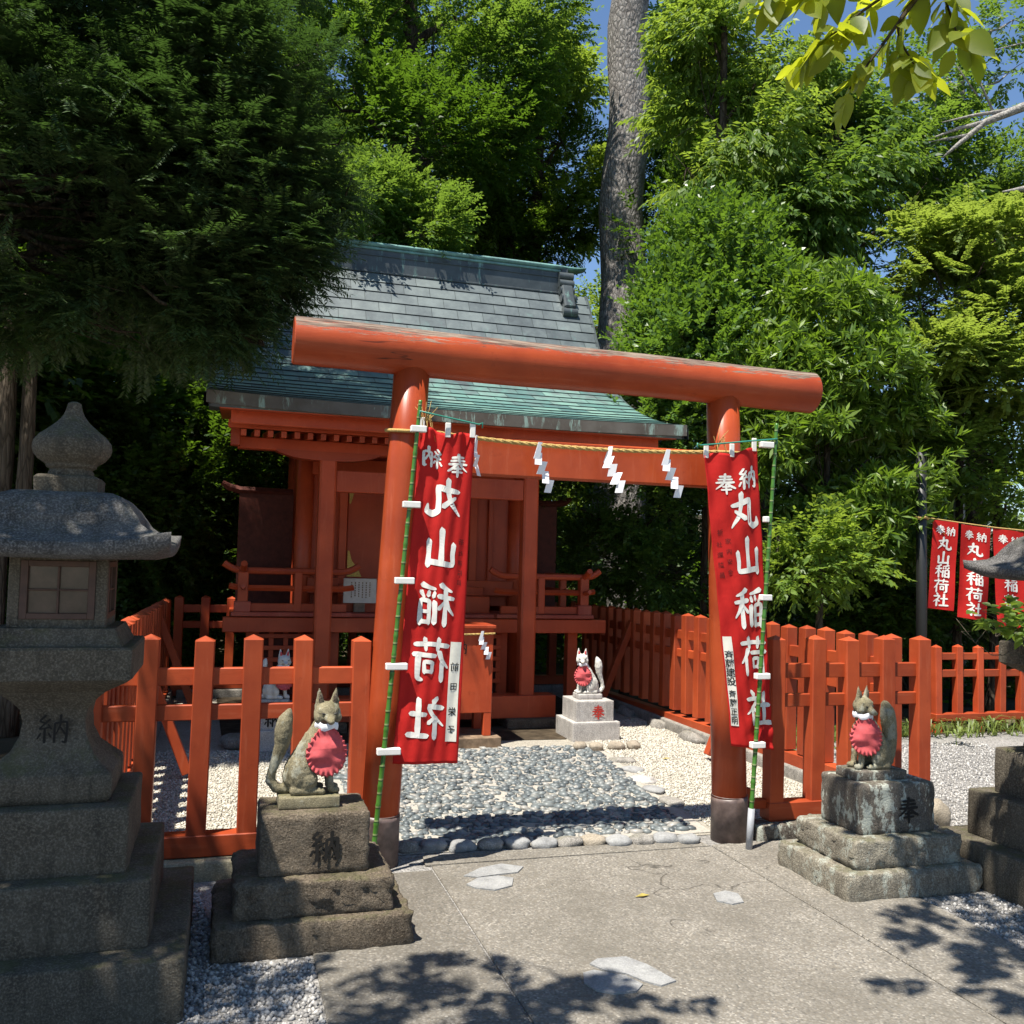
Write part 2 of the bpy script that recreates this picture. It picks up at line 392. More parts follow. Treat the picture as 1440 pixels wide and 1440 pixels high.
    def mesh(s, name, smooth=False, loc=None, rz=0, merge=0, recalc=True):
        vs = np.array(s.v, float)
        if loc is not None:
            vs = vs-np.array(loc)
            if rz: cs, sn = math.cos(-rz), math.sin(-rz); vs = np.stack([vs[:, 0]*cs-vs[:, 1]*sn, vs[:, 0]*sn+vs[:, 1]*cs, vs[:, 2]], 1)
        me = bpy.data.meshes.new(name); me.from_pydata(vs.tolist(), [], s.f)
        if any(u != (0, 0) for u in s.uv):
            ul = me.uv_layers.new(name='UVMap'); li = np.zeros(len(me.loops), int); me.loops.foreach_get('vertex_index', li)
            ul.data.foreach_set('uv', np.array(s.uv, float)[li].ravel())
        if recalc or merge:
            bm = bmesh.new(); bm.from_mesh(me)
            if merge: bmesh.ops.remove_doubles(bm, verts=bm.verts, dist=merge)
            if recalc: bmesh.ops.recalc_face_normals(bm, faces=bm.faces)
            bm.to_mesh(me); bm.free()
        if smooth: me.polygons.foreach_set('use_smooth', [True]*len(me.polygons))
        return me

def empty(name, loc=(0, 0, 0), rz=0):
    o = bpy.data.objects.new(name, None); o.empty_display_size = .1; COL.objects.link(o); o.location = loc; o.rotation_euler = (0, 0, rz); return o
def tag(o, label=None, cat=None, group=None, kind=None):
    if label: o['label'] = label
    if cat: o['category'] = cat
    if group: o['group'] = group
    if kind: o['kind'] = kind
    return o
def root_of(p):
    while p.parent: p = p.parent
    return p
def link(name, me, mat, parent=None):
    o = bpy.data.objects.new(name, me); COL.objects.link(o)
    if mat: me.materials.append(MAT[mat])
    if parent: o.parent = parent
    return o
def build(mb, name, mat, parent=None, smooth=False, merge=0, recalc=True, loc=None):
    if parent is not None:
        r = root_of(parent); me = mb.mesh(name, smooth, r.location, r.rotation_euler.z, merge, recalc); return link(name, me, mat, parent)
    loc = np.array(mb.v).mean(0) if loc is None else loc
    me = mb.mesh(name, smooth, loc, 0, merge, recalc); o = link(name, me, mat); o.location = tuple(loc); return o
def dup(o, loc=None, rz=None, scale=None, parent=None):
    c = o.copy(); COL.objects.link(c)
    if parent: c.parent = parent
    if loc is not None: c.location = loc
    if rz is not None: c.rotation_euler = (0, 0, rz)
    if scale is not None: c.scale = scale if hasattr(scale, '__len__') else (scale,)*3
    for ch in [x for x in bpy.data.objects if x.parent == o]: dup(ch, parent=c)
    return c
def np_mesh(name, V, F, smooth=False):
    me = bpy.data.meshes.new(name); n, k = F.shape
    me.vertices.add(len(V)); me.vertices.foreach_set('co', V.astype(np.float32).ravel())
    me.loops.add(n*k); me.loops.foreach_set('vertex_index', F.astype(np.int32).ravel())
    me.polygons.add(n); me.polygons.foreach_set('loop_start', np.arange(0, n*k, k, dtype=np.int32)); me.polygons.foreach_set('loop_total', np.full(n, k, np.int32))
    if smooth: me.polygons.foreach_set('use_smooth', np.ones(n, bool))
    me.update(calc_edges=True); return me

# ------------------------------------------------------------------ brush characters (strokes: x, y, width in a 100 box)
CH = {
 '丸': [[(42, 96, 10), (41, 66, 10), (31, 36, 9), (6, 6, 3)], [(10, 64, 6), (40, 69, 10), (67, 74, 11), (65, 44, 10), (66, 16, 11), (80, 7, 12), (95, 12, 9), (94, 30, 3)], [(20, 50, 5), (38, 39, 10), (54, 27, 9)]],
 '山': [[(51, 97, 12), (50, 55, 11), (50, 12, 11)], [(14, 62, 10), (17, 36, 10), (16, 11, 10), (50, 13, 10), (86, 16, 9)], [(86, 68, 11), (85, 36, 10), (86, 4, 10)]],
 '稲': [[(42, 95, 9), (28, 87, 8), (9, 80, 3)], [(3, 64, 6), (47, 69, 9)], [(27, 86, 9), (26, 45, 9), (26, 3, 9)], [(25, 62, 8), (16, 42, 7), (2, 27, 3)], [(29, 56, 5), (45, 40, 8)], [(92, 94, 9), (72, 87, 7), (54, 84, 4)], [(56, 77, 6), (60, 66, 8)], [(72, 79, 6), (74, 68, 8)], [(93, 78, 9), (83, 64, 4)], [(56, 56, 9), (54, 30, 9), (55, 7, 9)], [(70, 56, 8), (69, 6, 8)], [(69, 56, 6), (92, 58, 8), (92, 5, 9)], [(69, 33, 6), (92, 34, 6)], [(69, 10, 7), (92, 11, 7)]],
 '荷': [[(4, 81, 7), (50, 85, 8), (96, 83, 7)], [(31, 97, 9), (34, 70, 7)], [(69, 97, 9), (64, 70, 6)], [(29, 68, 9), (20, 48, 8), (3, 31, 3)], [(20, 48, 8), (20, 1, 9)], [(38, 58, 7), (97, 61, 9)], [(46, 44, 7), (47, 19, 7)], [(46, 43, 6), (67, 44, 7), (65, 19, 7)], [(46, 22, 6), (65, 23, 6)], [(84, 58, 10), (84, 9, 10), (69, 3, 4)]],
 '社': [[(24, 97, 7), (34, 86, 10)], [(6, 73, 7), (45, 77, 9), (34, 57, 7), (4, 32, 3)], [(27, 53, 9), (27, 3, 10)], [(32, 49, 6), (45, 38, 8)], [(52, 58, 7), (94, 61, 9)], [(73, 94, 10), (72, 12, 10)], [(45, 9, 8), (99, 13, 10)]],
 '奉': [[(21, 84, 7), (79, 87, 8)], [(15, 70, 6), (85, 73, 8)], [(6, 55, 7), (94, 58, 9)], [(50, 99, 9), (46, 72, 9), (34, 48, 8), (4, 24, 3)], [(55, 56, 7), (73, 40, 10), (98, 26, 6)], [(32, 34, 6), (70, 37, 7)], [(26, 19, 6), (76, 22, 7)], [(51, 46, 9), (51, -2, 8)]],
 '納': [[(28, 97, 8), (11, 78, 7), (27, 71, 6)], [(41, 83, 8), (9, 51, 6), (44, 57, 6)], [(36, 67, 5), (46, 51, 7)], [(26, 52, 9), (26, 2, 9)], [(14, 37, 6), (4, 19, 7)], [(38, 37, 6), (46, 23, 7)], [(57, 70, 8), (56, 2, 9)], [(57, 70, 7), (94, 73, 9), (92, 8, 10), (80, 9, 4)], [(75, 98, 9), (73, 62, 8), (60, 31, 3)], [(75, 56, 6), (89, 33, 8)]],
}
def stroke_poly(st, k=1.0):
    P = np.array(st, float)
    if len(P) > 2:
        # gentle smoothing where the path bends softly, corners kept
        pts = []
        for i in range(len(P)-1):
            for t in np.linspace(0, 1, 6, endpoint=False):
                p0 = P[max(i-1, 0)]; p1 = P[i]; p2 = P[i+1]; p3 = P[min(i+2, len(P)-1)]
                cr = .5*((2*p1)+(-p0+p2)*t+(2*p0-5*p1+4*p2-p3)*t*t+(-p0+3*p1-3*p2+p3)*t**3)
                ln = p1*(1-t)+p2*t; pts.append(.45*cr+.55*ln)
        pts.append(P[-1]); P = np.array(pts)
    else: P = np.array([P[0]*(1-t)+P[1]*t for t in np.linspace(0, 1, 6)])
    T = np.gradient(P[:, :2], axis=0); T /= np.linalg.norm(T, axis=1)[:, None]+1e-9
    N = np.stack([-T[:, 1], T[:, 0]], 1); W = P[:, 2]*.5*k
    s = np.linspace(0, 1, len(P)); W = W*(.88+.24*np.abs(s-.5)*2)
    W[0] *= .8; W[-1] *= .7
    L = P[:, :2]+N*W[:, None]; Rr = P[:, :2]-N*W[:, None]
    a = P[0, :2]-T[0]*W[0]*.8+N[0]*W[0]*.4; b = P[-1, :2]+T[-1]*W[-1]*.8
    vs = [tuple(a)]; fs = []
    for l, r in zip(L, Rr): vs += [tuple(l), tuple(r)]
    vs.append(tuple(b)); m = len(L)
    fs.append((0, 2, 1))
    for i in range(m-1): fs.append((1+2*i, 2+2*i, 4+2*i, 3+2*i))
    fs.append((1+2*(m-1), 2+2*(m-1), len(vs)-1))
    return vs, fs
def brush(mb, ch, fn, k=1.0):       # fn(px, py, layer) -> 3D point
    for i, st in enumerate(CH[ch]):
        vs, fs = stroke_poly(st, k); mb.add([fn(x, y, i) for x, y in vs], fs)
def small_text(mb, ch, fn):         # handwriting from the built-in font
    cu = bpy.data.curves.new('t', 'FONT'); cu.body = ch; cu.size = 100; cu.resolution_u = 2; cu.offset = 1.2
    ob = bpy.data.objects.new('t', cu); COL.objects.link(ob)
    me = ob.to_mesh(); P = np.array([v.co[:2] for v in me.vertices]); F = [tuple(p.vertices) for p in me.polygons]
    if len(P):
        lo, hi = P.min(0), P.max(0); s = 100/max(hi-lo); P = (P-(lo+hi)/2)*s+50
        mb.add([fn(x, y, 0) for x, y in P], F)
    ob.to_mesh_clear(); bpy.data.objects.remove(ob); bpy.data.curves.remove(cu)

# ------------------------------------------------------------------ ground
def sheet(name, mat, poly, z):
    return tag(build(MB().add([(x, y, z) for x, y in poly], [tuple(range(len(poly)))]), name, mat, recalc=False, loc=(0, 0, 0)), kind='structure')
def hill():
    def fn(u, v):
        x = -60+120*u; y = -30+120*v
        z = -.008
        e = max(0, y-11-.15*abs(x-2))
        z += 5.5*(1-math.exp(-e*.06))+.35*mnoise.noise(Vector((x*.2, y*.2, 0)))*min(1, e*.3)
        return (x, y, z)
    return MB().grid(fn, 81, 81)
tag(build(hill(), 'ground', 'earth', smooth=True, recalc=False, loc=(0, 0, 0)), kind='structure')
sheet('gravel_forecourt', 'grey_gravel', [(-9, -14), (10, -14), (10, 3.0), (2.75, 3.0), (2.75, .14), (-2.8, .14), (-2.8, 3), (-9, 3)], 0.0)
sheet('gravel_yard', 'white_gravel', [(-2.7, .12), (2.65, .12), (2.65, 6.7), (-2.7, 6.7)], .004)
sheet('soil_bed', 'soil', [(-2.0, 3.55), (1.25, 3.35), (2.1, 4.4), (2.2, 7.0), (-2.1, 7.0)], .008)
PB = [(-1.02, .16), (1.1, .16), (1.2, 1.45), (1.42, 2.6), (1.36, 3.05), (-1.25, 3.12), (-1.2, 1.6)]
sheet('pebble_bed', 'mortar', PB, .008)
def slab(mat, x0, x1, y0, y1):
    mb = MB(); mb.box(((x0+x1)/2, (y0+y1)/2, -.02), (x1-x0, y1-y0, .064), .006); return mb
tag(build(slab('', -.845, .94, -9, -.13), 'pavement', 'washed_concrete', loc=(0, 0, 0)), kind='structure')
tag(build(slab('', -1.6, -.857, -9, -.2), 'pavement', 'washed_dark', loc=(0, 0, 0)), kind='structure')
tag(build(slab('', .952, 1.6, -9, -.1), 'pavement', 'washed_concrete', loc=(0, 0, 0)), kind='structure')
mb = MB(); mb.add([(-.88, -.115, .012), (.93, -.122, .012), (.9, .02, .012), (-.86, .06, .012), (-.88, -.115, -.05), (.93, -.122, -.05), (.9, .02, -.05), (-.86, .06, -.05)],
                  [(0, 1, 2, 3), (0, 4, 5, 1), (1, 5, 6, 2), (2, 6, 7, 3), (3, 7, 4, 0)])
tag(build(mb, 'pavement_edge', 'washed_concrete', loc=(0, 0, 0)), kind='structure')

def inside(P, poly):
    x, y = P[:, 0], P[:, 1]; ok = np.zeros(len(P), bool); j = len(poly)-1
    for i in range(len(poly)):
        xi, yi = poly[i]; xj, yj = poly[j]
        c = ((yi > y) != (yj > y)) & (x < (xj-xi)*(y-yi)/(yj-yi+1e-12)+xi); ok ^= c; j = i
    return ok
def scatter(name, mat, poly, n, size, flat, seed, z=0.0, subdiv=1, mind=0):
    rg = np.random.default_rng(seed); pl = np.array(poly); lo, hi = pl.min(0), pl.max(0)
    P = lo+(hi-lo)*rg.random((n*2, 2)); P = P[inside(P, poly)]
    if mind:                                   # one stone per cell keeps them from piling up
        seen = {}
        for i, q in enumerate(P): seen.setdefault((int(q[0]/mind), int(q[1]/mind)), i)
        P = P[sorted(seen.values())]
    P = P[:n]; m = len(P)
    bm = bmesh.new()
    if subdiv: bmesh.ops.create_icosphere(bm, subdivisions=subdiv, radius=1)
    else:
        vv = [bm.verts.new(c) for c in ((1, 0, 0), (0, 1, 0), (-1, 0, 0), (0, -1, 0), (0, 0, 1), (0, 0, -1))]
        for i in range(4): bm.faces.new((vv[i], vv[(i+1) % 4], vv[4])); bm.faces.new((vv[(i+1) % 4], vv[i], vv[5]))
    bm.verts.index_update(); S = np.array([v.co[:] for v in bm.verts]); F = np.array([[v.index for v in f.verts] for f in bm.faces]); bm.free()
    sc = size*(.6+.8*rg.random((m, 1)))*np.stack([.75+.5*rg.random(m), .55+.4*rg.random(m), flat*(.7+.6*rg.random(m))], 1)
    V = S[None]*sc[:, None]; V = V*(1+.22*(rg.random((m, len(S), 1))-.5))
    a = rg.random(m)*6.283 if subdiv else rg.random(m)*6.283; c, s_ = np.cos(a)[:, None], np.sin(a)[:, None]
    tl = (rg.random((m, 1))-.5)*.5
    X = V[..., 0]*c-V[..., 1]*s_; Y = V[..., 0]*s_+V[..., 1]*c; Z = V[..., 2]+X*tl
    V = np.stack([X+P[:, :1], Y+P[:, 1:], Z+z+sc[:, 2:]*.35], 2).reshape(-1, 3)
    F = (F[None]+(np.arange(m)*len(S))[:, None, None]).reshape(-1, 3)
    return link(name, np_mesh(name, V, F, smooth=subdiv > 0), mat)
tag(scatter('pebbles', 'pebble', [(-1.0, .24), (1.02, .24), (1.12, 1.4), (1.32, 2.6), (1.3, 2.98), (-1.2, 3.05)], 9500, .038, .42, 3, .004, 1, .054), 'rounded blue grey pebbles set in mortar as a path', 'pebbles', kind='stuff')
tag(scatter('gravel_chips', 'white_chips', [(-2.55, .3), (2.5, .3), (2.5, 4.4), (1.5, 3.9), (1.45, 2.9), (1.15, .3), (-1.1, .3), (-1.3, 3.2), (-2.55, 3.4)], 36000, .0115, .7, 4, .004, 0), 'white gravel chips loose over the fenced yard', 'gravel', kind='stuff')
tag(scatter('gravel_chips', 'grey_chips', [(-2.7, -2.6), (-1.61, -2.6), (-1.61, -1.2), (-2.0, -1.2), (-2.1, -.2), (-2.7, .1)], 9000, .012, .7, 5, 0, 0), 'grey gravel chips beside the left stone lantern', 'gravel', kind='stuff')
tag(scatter('gravel_chips', 'grey_chips', [(1.62, -2.6), (2.9, -2.6), (2.9, -.2), (4.5, .5), (5.6, 2.6), (2.8, 2.6), (2.8, .2), (2.1, .1), (2.1, -1.2), (1.62, -1.2)], 16000, .012, .7, 6, 0, 0), 'grey gravel chips beside the right stone lantern', 'gravel', kind='stuff')

def rock(c, size, seed, rz=0):
    mb = MB(); mb.ball((0, 0, 0), (1, 1, 1), 20); V = np.array(mb.v); out = []
    for p in V:
        q = p/np.linalg.norm(p); q = np.sign(q)*np.abs(q)**.8
        k = 1+.22*mnoise.fractal(Vector(q*1.2+np.array([seed*3.7, seed*1.3, 0])), 1, 2, 3); out.append(q*k)
    V = np.array(out)*np.array(size)/2; cs, sn = math.cos(rz), math.sin(rz)
    V = np.stack([V[:, 0]*cs-V[:, 1]*sn, V[:, 0]*sn+V[:, 1]*cs, V[:, 2]], 1)+np.array(c)
    mb.v = [tuple(p) for p in V]; return mb
xs = [-.93, -.76, -.6, -.42, -.25, -.09, .07, .23, .38, .54, .7, .84]
desc = ['dark rounded edging stone beside the left torii post', 'second edging stone from the left torii post, bluish grey', 'third edging stone from the left torii post, flat oval', 'fourth edging stone from the left torii post, long and low',
        'fifth edging stone from the left torii post', 'sixth edging stone, left of the middle of the pebble path edge', 'seventh edging stone, right of the middle of the pebble path edge', 'pale tan edging stone, lightest in the row before the pebbles',
        'fourth edging stone from the right torii post', 'third edging stone from the right torii post', 'second edging stone from the right torii post', 'grey edging stone nearest the right torii post']
for i, x in enumerate(xs):
    yy = .2-.02*i*.9+.02*math.sin(i*2.1); wv = .165 if 0 < i < 11 else .14
    o = build(rock((x, yy, .022), (wv, .12, .075), i+1, .1*math.sin(i*3)), 'edging_stone', 'tanstone' if i == 7 else ('fieldstone' if i % 3 == 0 else 'flagstone'), smooth=True, merge=.0005)
    tag(o, desc[i], 'stone', 'edging stones across the front of the pebble path')
for i, (x, y, wd) in enumerate([(1.18, .9, .2), (1.2, 1.25, .16), (1.27, 1.6, .22), (1.33, 1.95, .18), (1.4, 2.3, .2)]):
    tag(build(rock((x, y, .012), (wd*.8, wd*1.2, .06), i+20, .3*i), 'edging_stone', ['fieldstone', 'flagstone', 'granite', 'flagstone', 'fieldstone'][i], smooth=True, merge=.0005),
        ['flat mossy stone at the pebble path side nearest the right torii post', 'small grey flat stone on the right side of the pebble path', 'pale flat stone on the right side of the pebble path', 'thin grey flat stone in the pebble path side near the rear fox', 'flat stone in the pebble path side nearest the rear fox pedestal'][i],
        'stone', 'flat stones down the right side of the pebble path')
for i, (x, y) in enumerate([(815, 1050), (838, 1051), (866, 1050), (891, 1049)]):
    p = at_z(x, y, .03); tag(build(rock((p[0], p[1], .035), (.17 if i == 2 else .13, .13, .085), i+30), 'edging_stone', 'tanstone', smooth=True, merge=.0005),
        ['leftmost tan stone before the granite fox pedestal', 'second tan stone from left before the granite fox pedestal', 'widest tan stone before the granite fox pedestal', 'rightmost tan stone before the granite fox pedestal'][i], 'stone', 'tan stones before the granite pedestal')
for i, (px, py, s_) in enumerate([(340, 1050, .3), (420, 1050, .2), (455, 1052, .18)]):
    p = at_z(px, py, .03); tag(build(rock((p[0], p[1]+.1, .05), (s_*1.2, s_, .16), i+40), 'rock', 'fieldstone', smooth=True, merge=.0005),
        ['broad flat dark rock in the shade left of the rear left fox pedestal', 'shaded rock before the rear left fox pedestal', 'small shaded rock right of the rear left fox pedestal'][i], 'rock')
for i, (y, s_) in enumerate([(3.1, .42), (3.9, .36), (4.7, .34)]):
    tag(build(rock((2.50, y, .015), (.16, s_, .15), i+50), 'rock', 'fieldstone', smooth=True, merge=.0005),
        ['dark long rock at the fence foot nearest the right torii post', 'dark rock in the middle of the row under the right side fence', 'dark rock at the fence foot behind the rear right fox'][i], 'rock')
tag(build(rock((2.72, -.02, .09), (.2, .18, .2), 61), 'rock', 'tanstone', smooth=True, merge=.0005), 'rounded tan rock behind the right fox pedestal by the fence corner', 'rock')

def flag(name, label, pts, z=.0135, th=.006):
    c = np.mean(pts, 0); mb = MB(); k = len(pts); top = []; bot = []
    for i, p in enumerate(pts):
        top.append((p[0], p[1], z+th)); bot.append((p[0], p[1], z-.003))
    mb.add(top+bot, [tuple(range(k))]+[(i, k+i, k+(i+1) % k, (i+1) % k) for i in range(k)])
    return tag(build(mb, name, 'flagstone'), label, 'flagstone', 'flagstones set in the pavement')
def px_flag(label, px): flag('flagstone', label, [tuple(at_z(x, y, .012)[:2]) for x, y in px])
px_flag('thin grey flagstone near the left torii post, upper piece', [(652, 1233), (675, 1222), (705, 1216), (736, 1220), (728, 1228), (700, 1231), (672, 1235)])
px_flag('grey flagstone near the left torii post, lower piece', [(656, 1245), (672, 1236), (700, 1233), (722, 1236), (720, 1247), (696, 1253), (668, 1250)])
px_flag('large broken flagstone in the front pavement, rear pointed piece', [(829, 1357), (840, 1350), (880, 1347), (910, 1358), (951, 1381), (930, 1388), (905, 1381), (880, 1371), (850, 1366)])
px_flag('large broken flagstone in the front pavement, front shaded piece', [(820, 1370), (835, 1366), (880, 1374), (904, 1386), (895, 1396), (862, 1399), (838, 1394), (822, 1384)])
px_flag('small grey flagstone before the right torii post', [(1003, 1258), (1020, 1254), (1038, 1258), (1046, 1270), (1030, 1273), (1008, 1268)])

# ------------------------------------------------------------------ torii
T = tag(empty('torii', (0, 0, 0)), 'red wooden torii with a weathered round lintel before the shrine', 'torii gate')
for s in (-1, 1):
    x0 = s*1.133; x1 = s*1.035 if s < 0 else 1.03; x1 += .01
    a = np.array([x0, 0, .27]); b = np.array([x1, 0, 2.96])
    mb = MB(); mb.tube([a+(b-a)*t for t in np.linspace(0, 1, 5)], [.112, .111, .11, .108, .106], 40)
    p = build(mb, 'post', 'torii_paint', T, smooth=True, merge=1e-5)
    a2 = np.array([x0-s*-.0098, 0, -.02]); mb = MB(); mb.tube([(x0+s*.01, 0, -.02), (x0+s*.002, 0, .26), (x0, 0, .285)], [.124, .119, .118], 40); mb.tube([(x0, 0, .285), (x0, 0, .29)], [.1175, .113], 40)
    build(mb, 'base_sleeve', 'sleeve', p, smooth=True)
mb = MB(); Lx = np.linspace(-1.715, 1.70, 24)
pts = [(x, -.012+.004*math.sin(x*2.3), 2.966-.0095*x+.004*math.sin(x*3)) for x in Lx]
rd_ = [.137-.002*math.sin(x*1.7) for x in Lx]; mb.tube(pts, rd_, 44, cap=False)
for q, q2, r0_ in ((pts[0], pts[1], rd_[0]), (pts[-1], pts[-2], rd_[-1])):
    q = np.array(q); ax = unit_(q-np.array(q2)); mb.tube([q, q+ax*.006], [r0_, r0_-.006], 44, cap=False); mb.tube([q+ax*.006, q+ax*.0061], [r0_-.006, .001], 44, cap=False)
lo = build(mb, 'lintel', 'lintel_paint', T)
lo.data.polygons.foreach_set('use_smooth', [abs(p.normal.x) < .5 for p in lo.data.polygons])
mb = MB(); mb.box((.005, 0, 2.385), (2.02, .10, .235), .01); build(mb, 'tie_beam', 'torii_paint', T)
for s in (-1, 1):
    build(MB().box((s*.93, -.056, 2.515), (.06, .016, .03), .003), 'wedge', 'torii_paint', T)

# straw rope and paper streamers
def rope_z(x): return 2.455+.045*((x-.05)/1.05)**2+.0*x
mb = MB()
path = [(x, -.135-.0*x, rope_z(x)) for x in np.linspace(-.97, .93, 90)]
for ph in (0, 2.1, 4.2):
    mb.tube([(x, y+.0065*math.cos(i*.85+ph), z+.0065*math.sin(i*.85+ph)) for i, (x, y, z) in enumerate(path)], .0075, 6)
for s, xx in ((-1, -1.05), (1, 1.045)):
    ring = [(xx+.118*math.cos(a), .118*math.sin(a), 2.505+.012*math.sin(a)) for a in np.linspace(0, 6.283, 30)]
    mb.tube(ring, .011, 7)
rg = random.Random(5)
for k in range(26):
    x0, z0 = (-.965, 2.52) if k < 18 else (.93, 2.5); L = rg.uniform(.06, .16); a = rg.uniform(-.6, .6)
    mb.tube([(x0, -.13, z0), (x0+L*.5*math.sin(a), -.14-rg.random()*.02, z0+L*.55), (x0+L*math.sin(a), -.15-rg.random()*.03, z0+L*math.cos(a)*(1 if k % 3 else -.7))], [.003, .0025, .001], 4)
tag(build(mb, 'straw_rope', 'straw', smooth=True), 'twisted straw rope tied between the two torii posts', 'rope')
def streamer(x, y, z, rz, k=1.0, tw=0.0, nseg=4, label='', nm='paper_streamer'):
    mb = MB(); k *= .86; w_, h_ = .05*k, .072*k; c = np.zeros(3); cs, sn = math.cos(rz), math.sin(rz)
    def P(u, v, d): return (x+u*cs-d*sn, y+u*sn+d*cs, z+v)
    th = .0012
    quads = [((-.006, .035), (.022*k, .035), (.006*k, -.065*k), (-.04*k, -.065*k), 0)]
    u0, v0 = -.04*k, -.045*k
    for i in range(nseg):
        uu = u0+(.012+.017)*k*i; vv = v0-.052*k*i; lean = -.016*k; d = .010*k*(-1 if i % 2 else 1)
        quads.append(((uu+.022*k, vv+.02*k), (uu+.022*k+w_, vv+.02*k), (uu+w_+lean+.018*k, vv-.055*k), (uu+lean+.018*k, vv-.055*k), d))
    for i, (a, b, c_, d_, off) in enumerate(quads):
        d1, d2 = off+tw*i*.01, -off+tw*i*.01-.004*i
        vs = [P(*a, d1-th), P(*b, d1-th), P(*c_, d2-th), P(*d_, d2-th), P(*a, d1+th), P(*b, d1+th), P(*c_, d2+th), P(*d_, d2+th)]
        mb.add(vs, [(0, 1, 2, 3), (7, 6, 5, 4), (0, 4, 5, 1), (1, 5, 6, 2), (2, 6, 7, 3), (3, 7, 4, 0)])
    return tag(build(mb, nm, 'paper'), label, 'paper streamer', 'white zigzag paper streamers')
streamer(-.66, -.15, rope_z(-.66)-.02, .9, 1.15, .6, 3, 'zigzag paper streamer partly behind the left banner edge')
streamer(-.27, -.15, rope_z(-.27)-.02, .35, 1.2, .3, 4, 'second zigzag paper streamer from the left on the torii rope')
streamer(.185, -.15, rope_z(.185)-.015, -.75, 1.15, -.5, 4, 'third zigzag paper streamer from the left, twisted edge on')
streamer(.575, -.15, rope_z(.575)-.02, .1, 1.2, .2, 4, 'zigzag paper streamer nearest the right torii post')

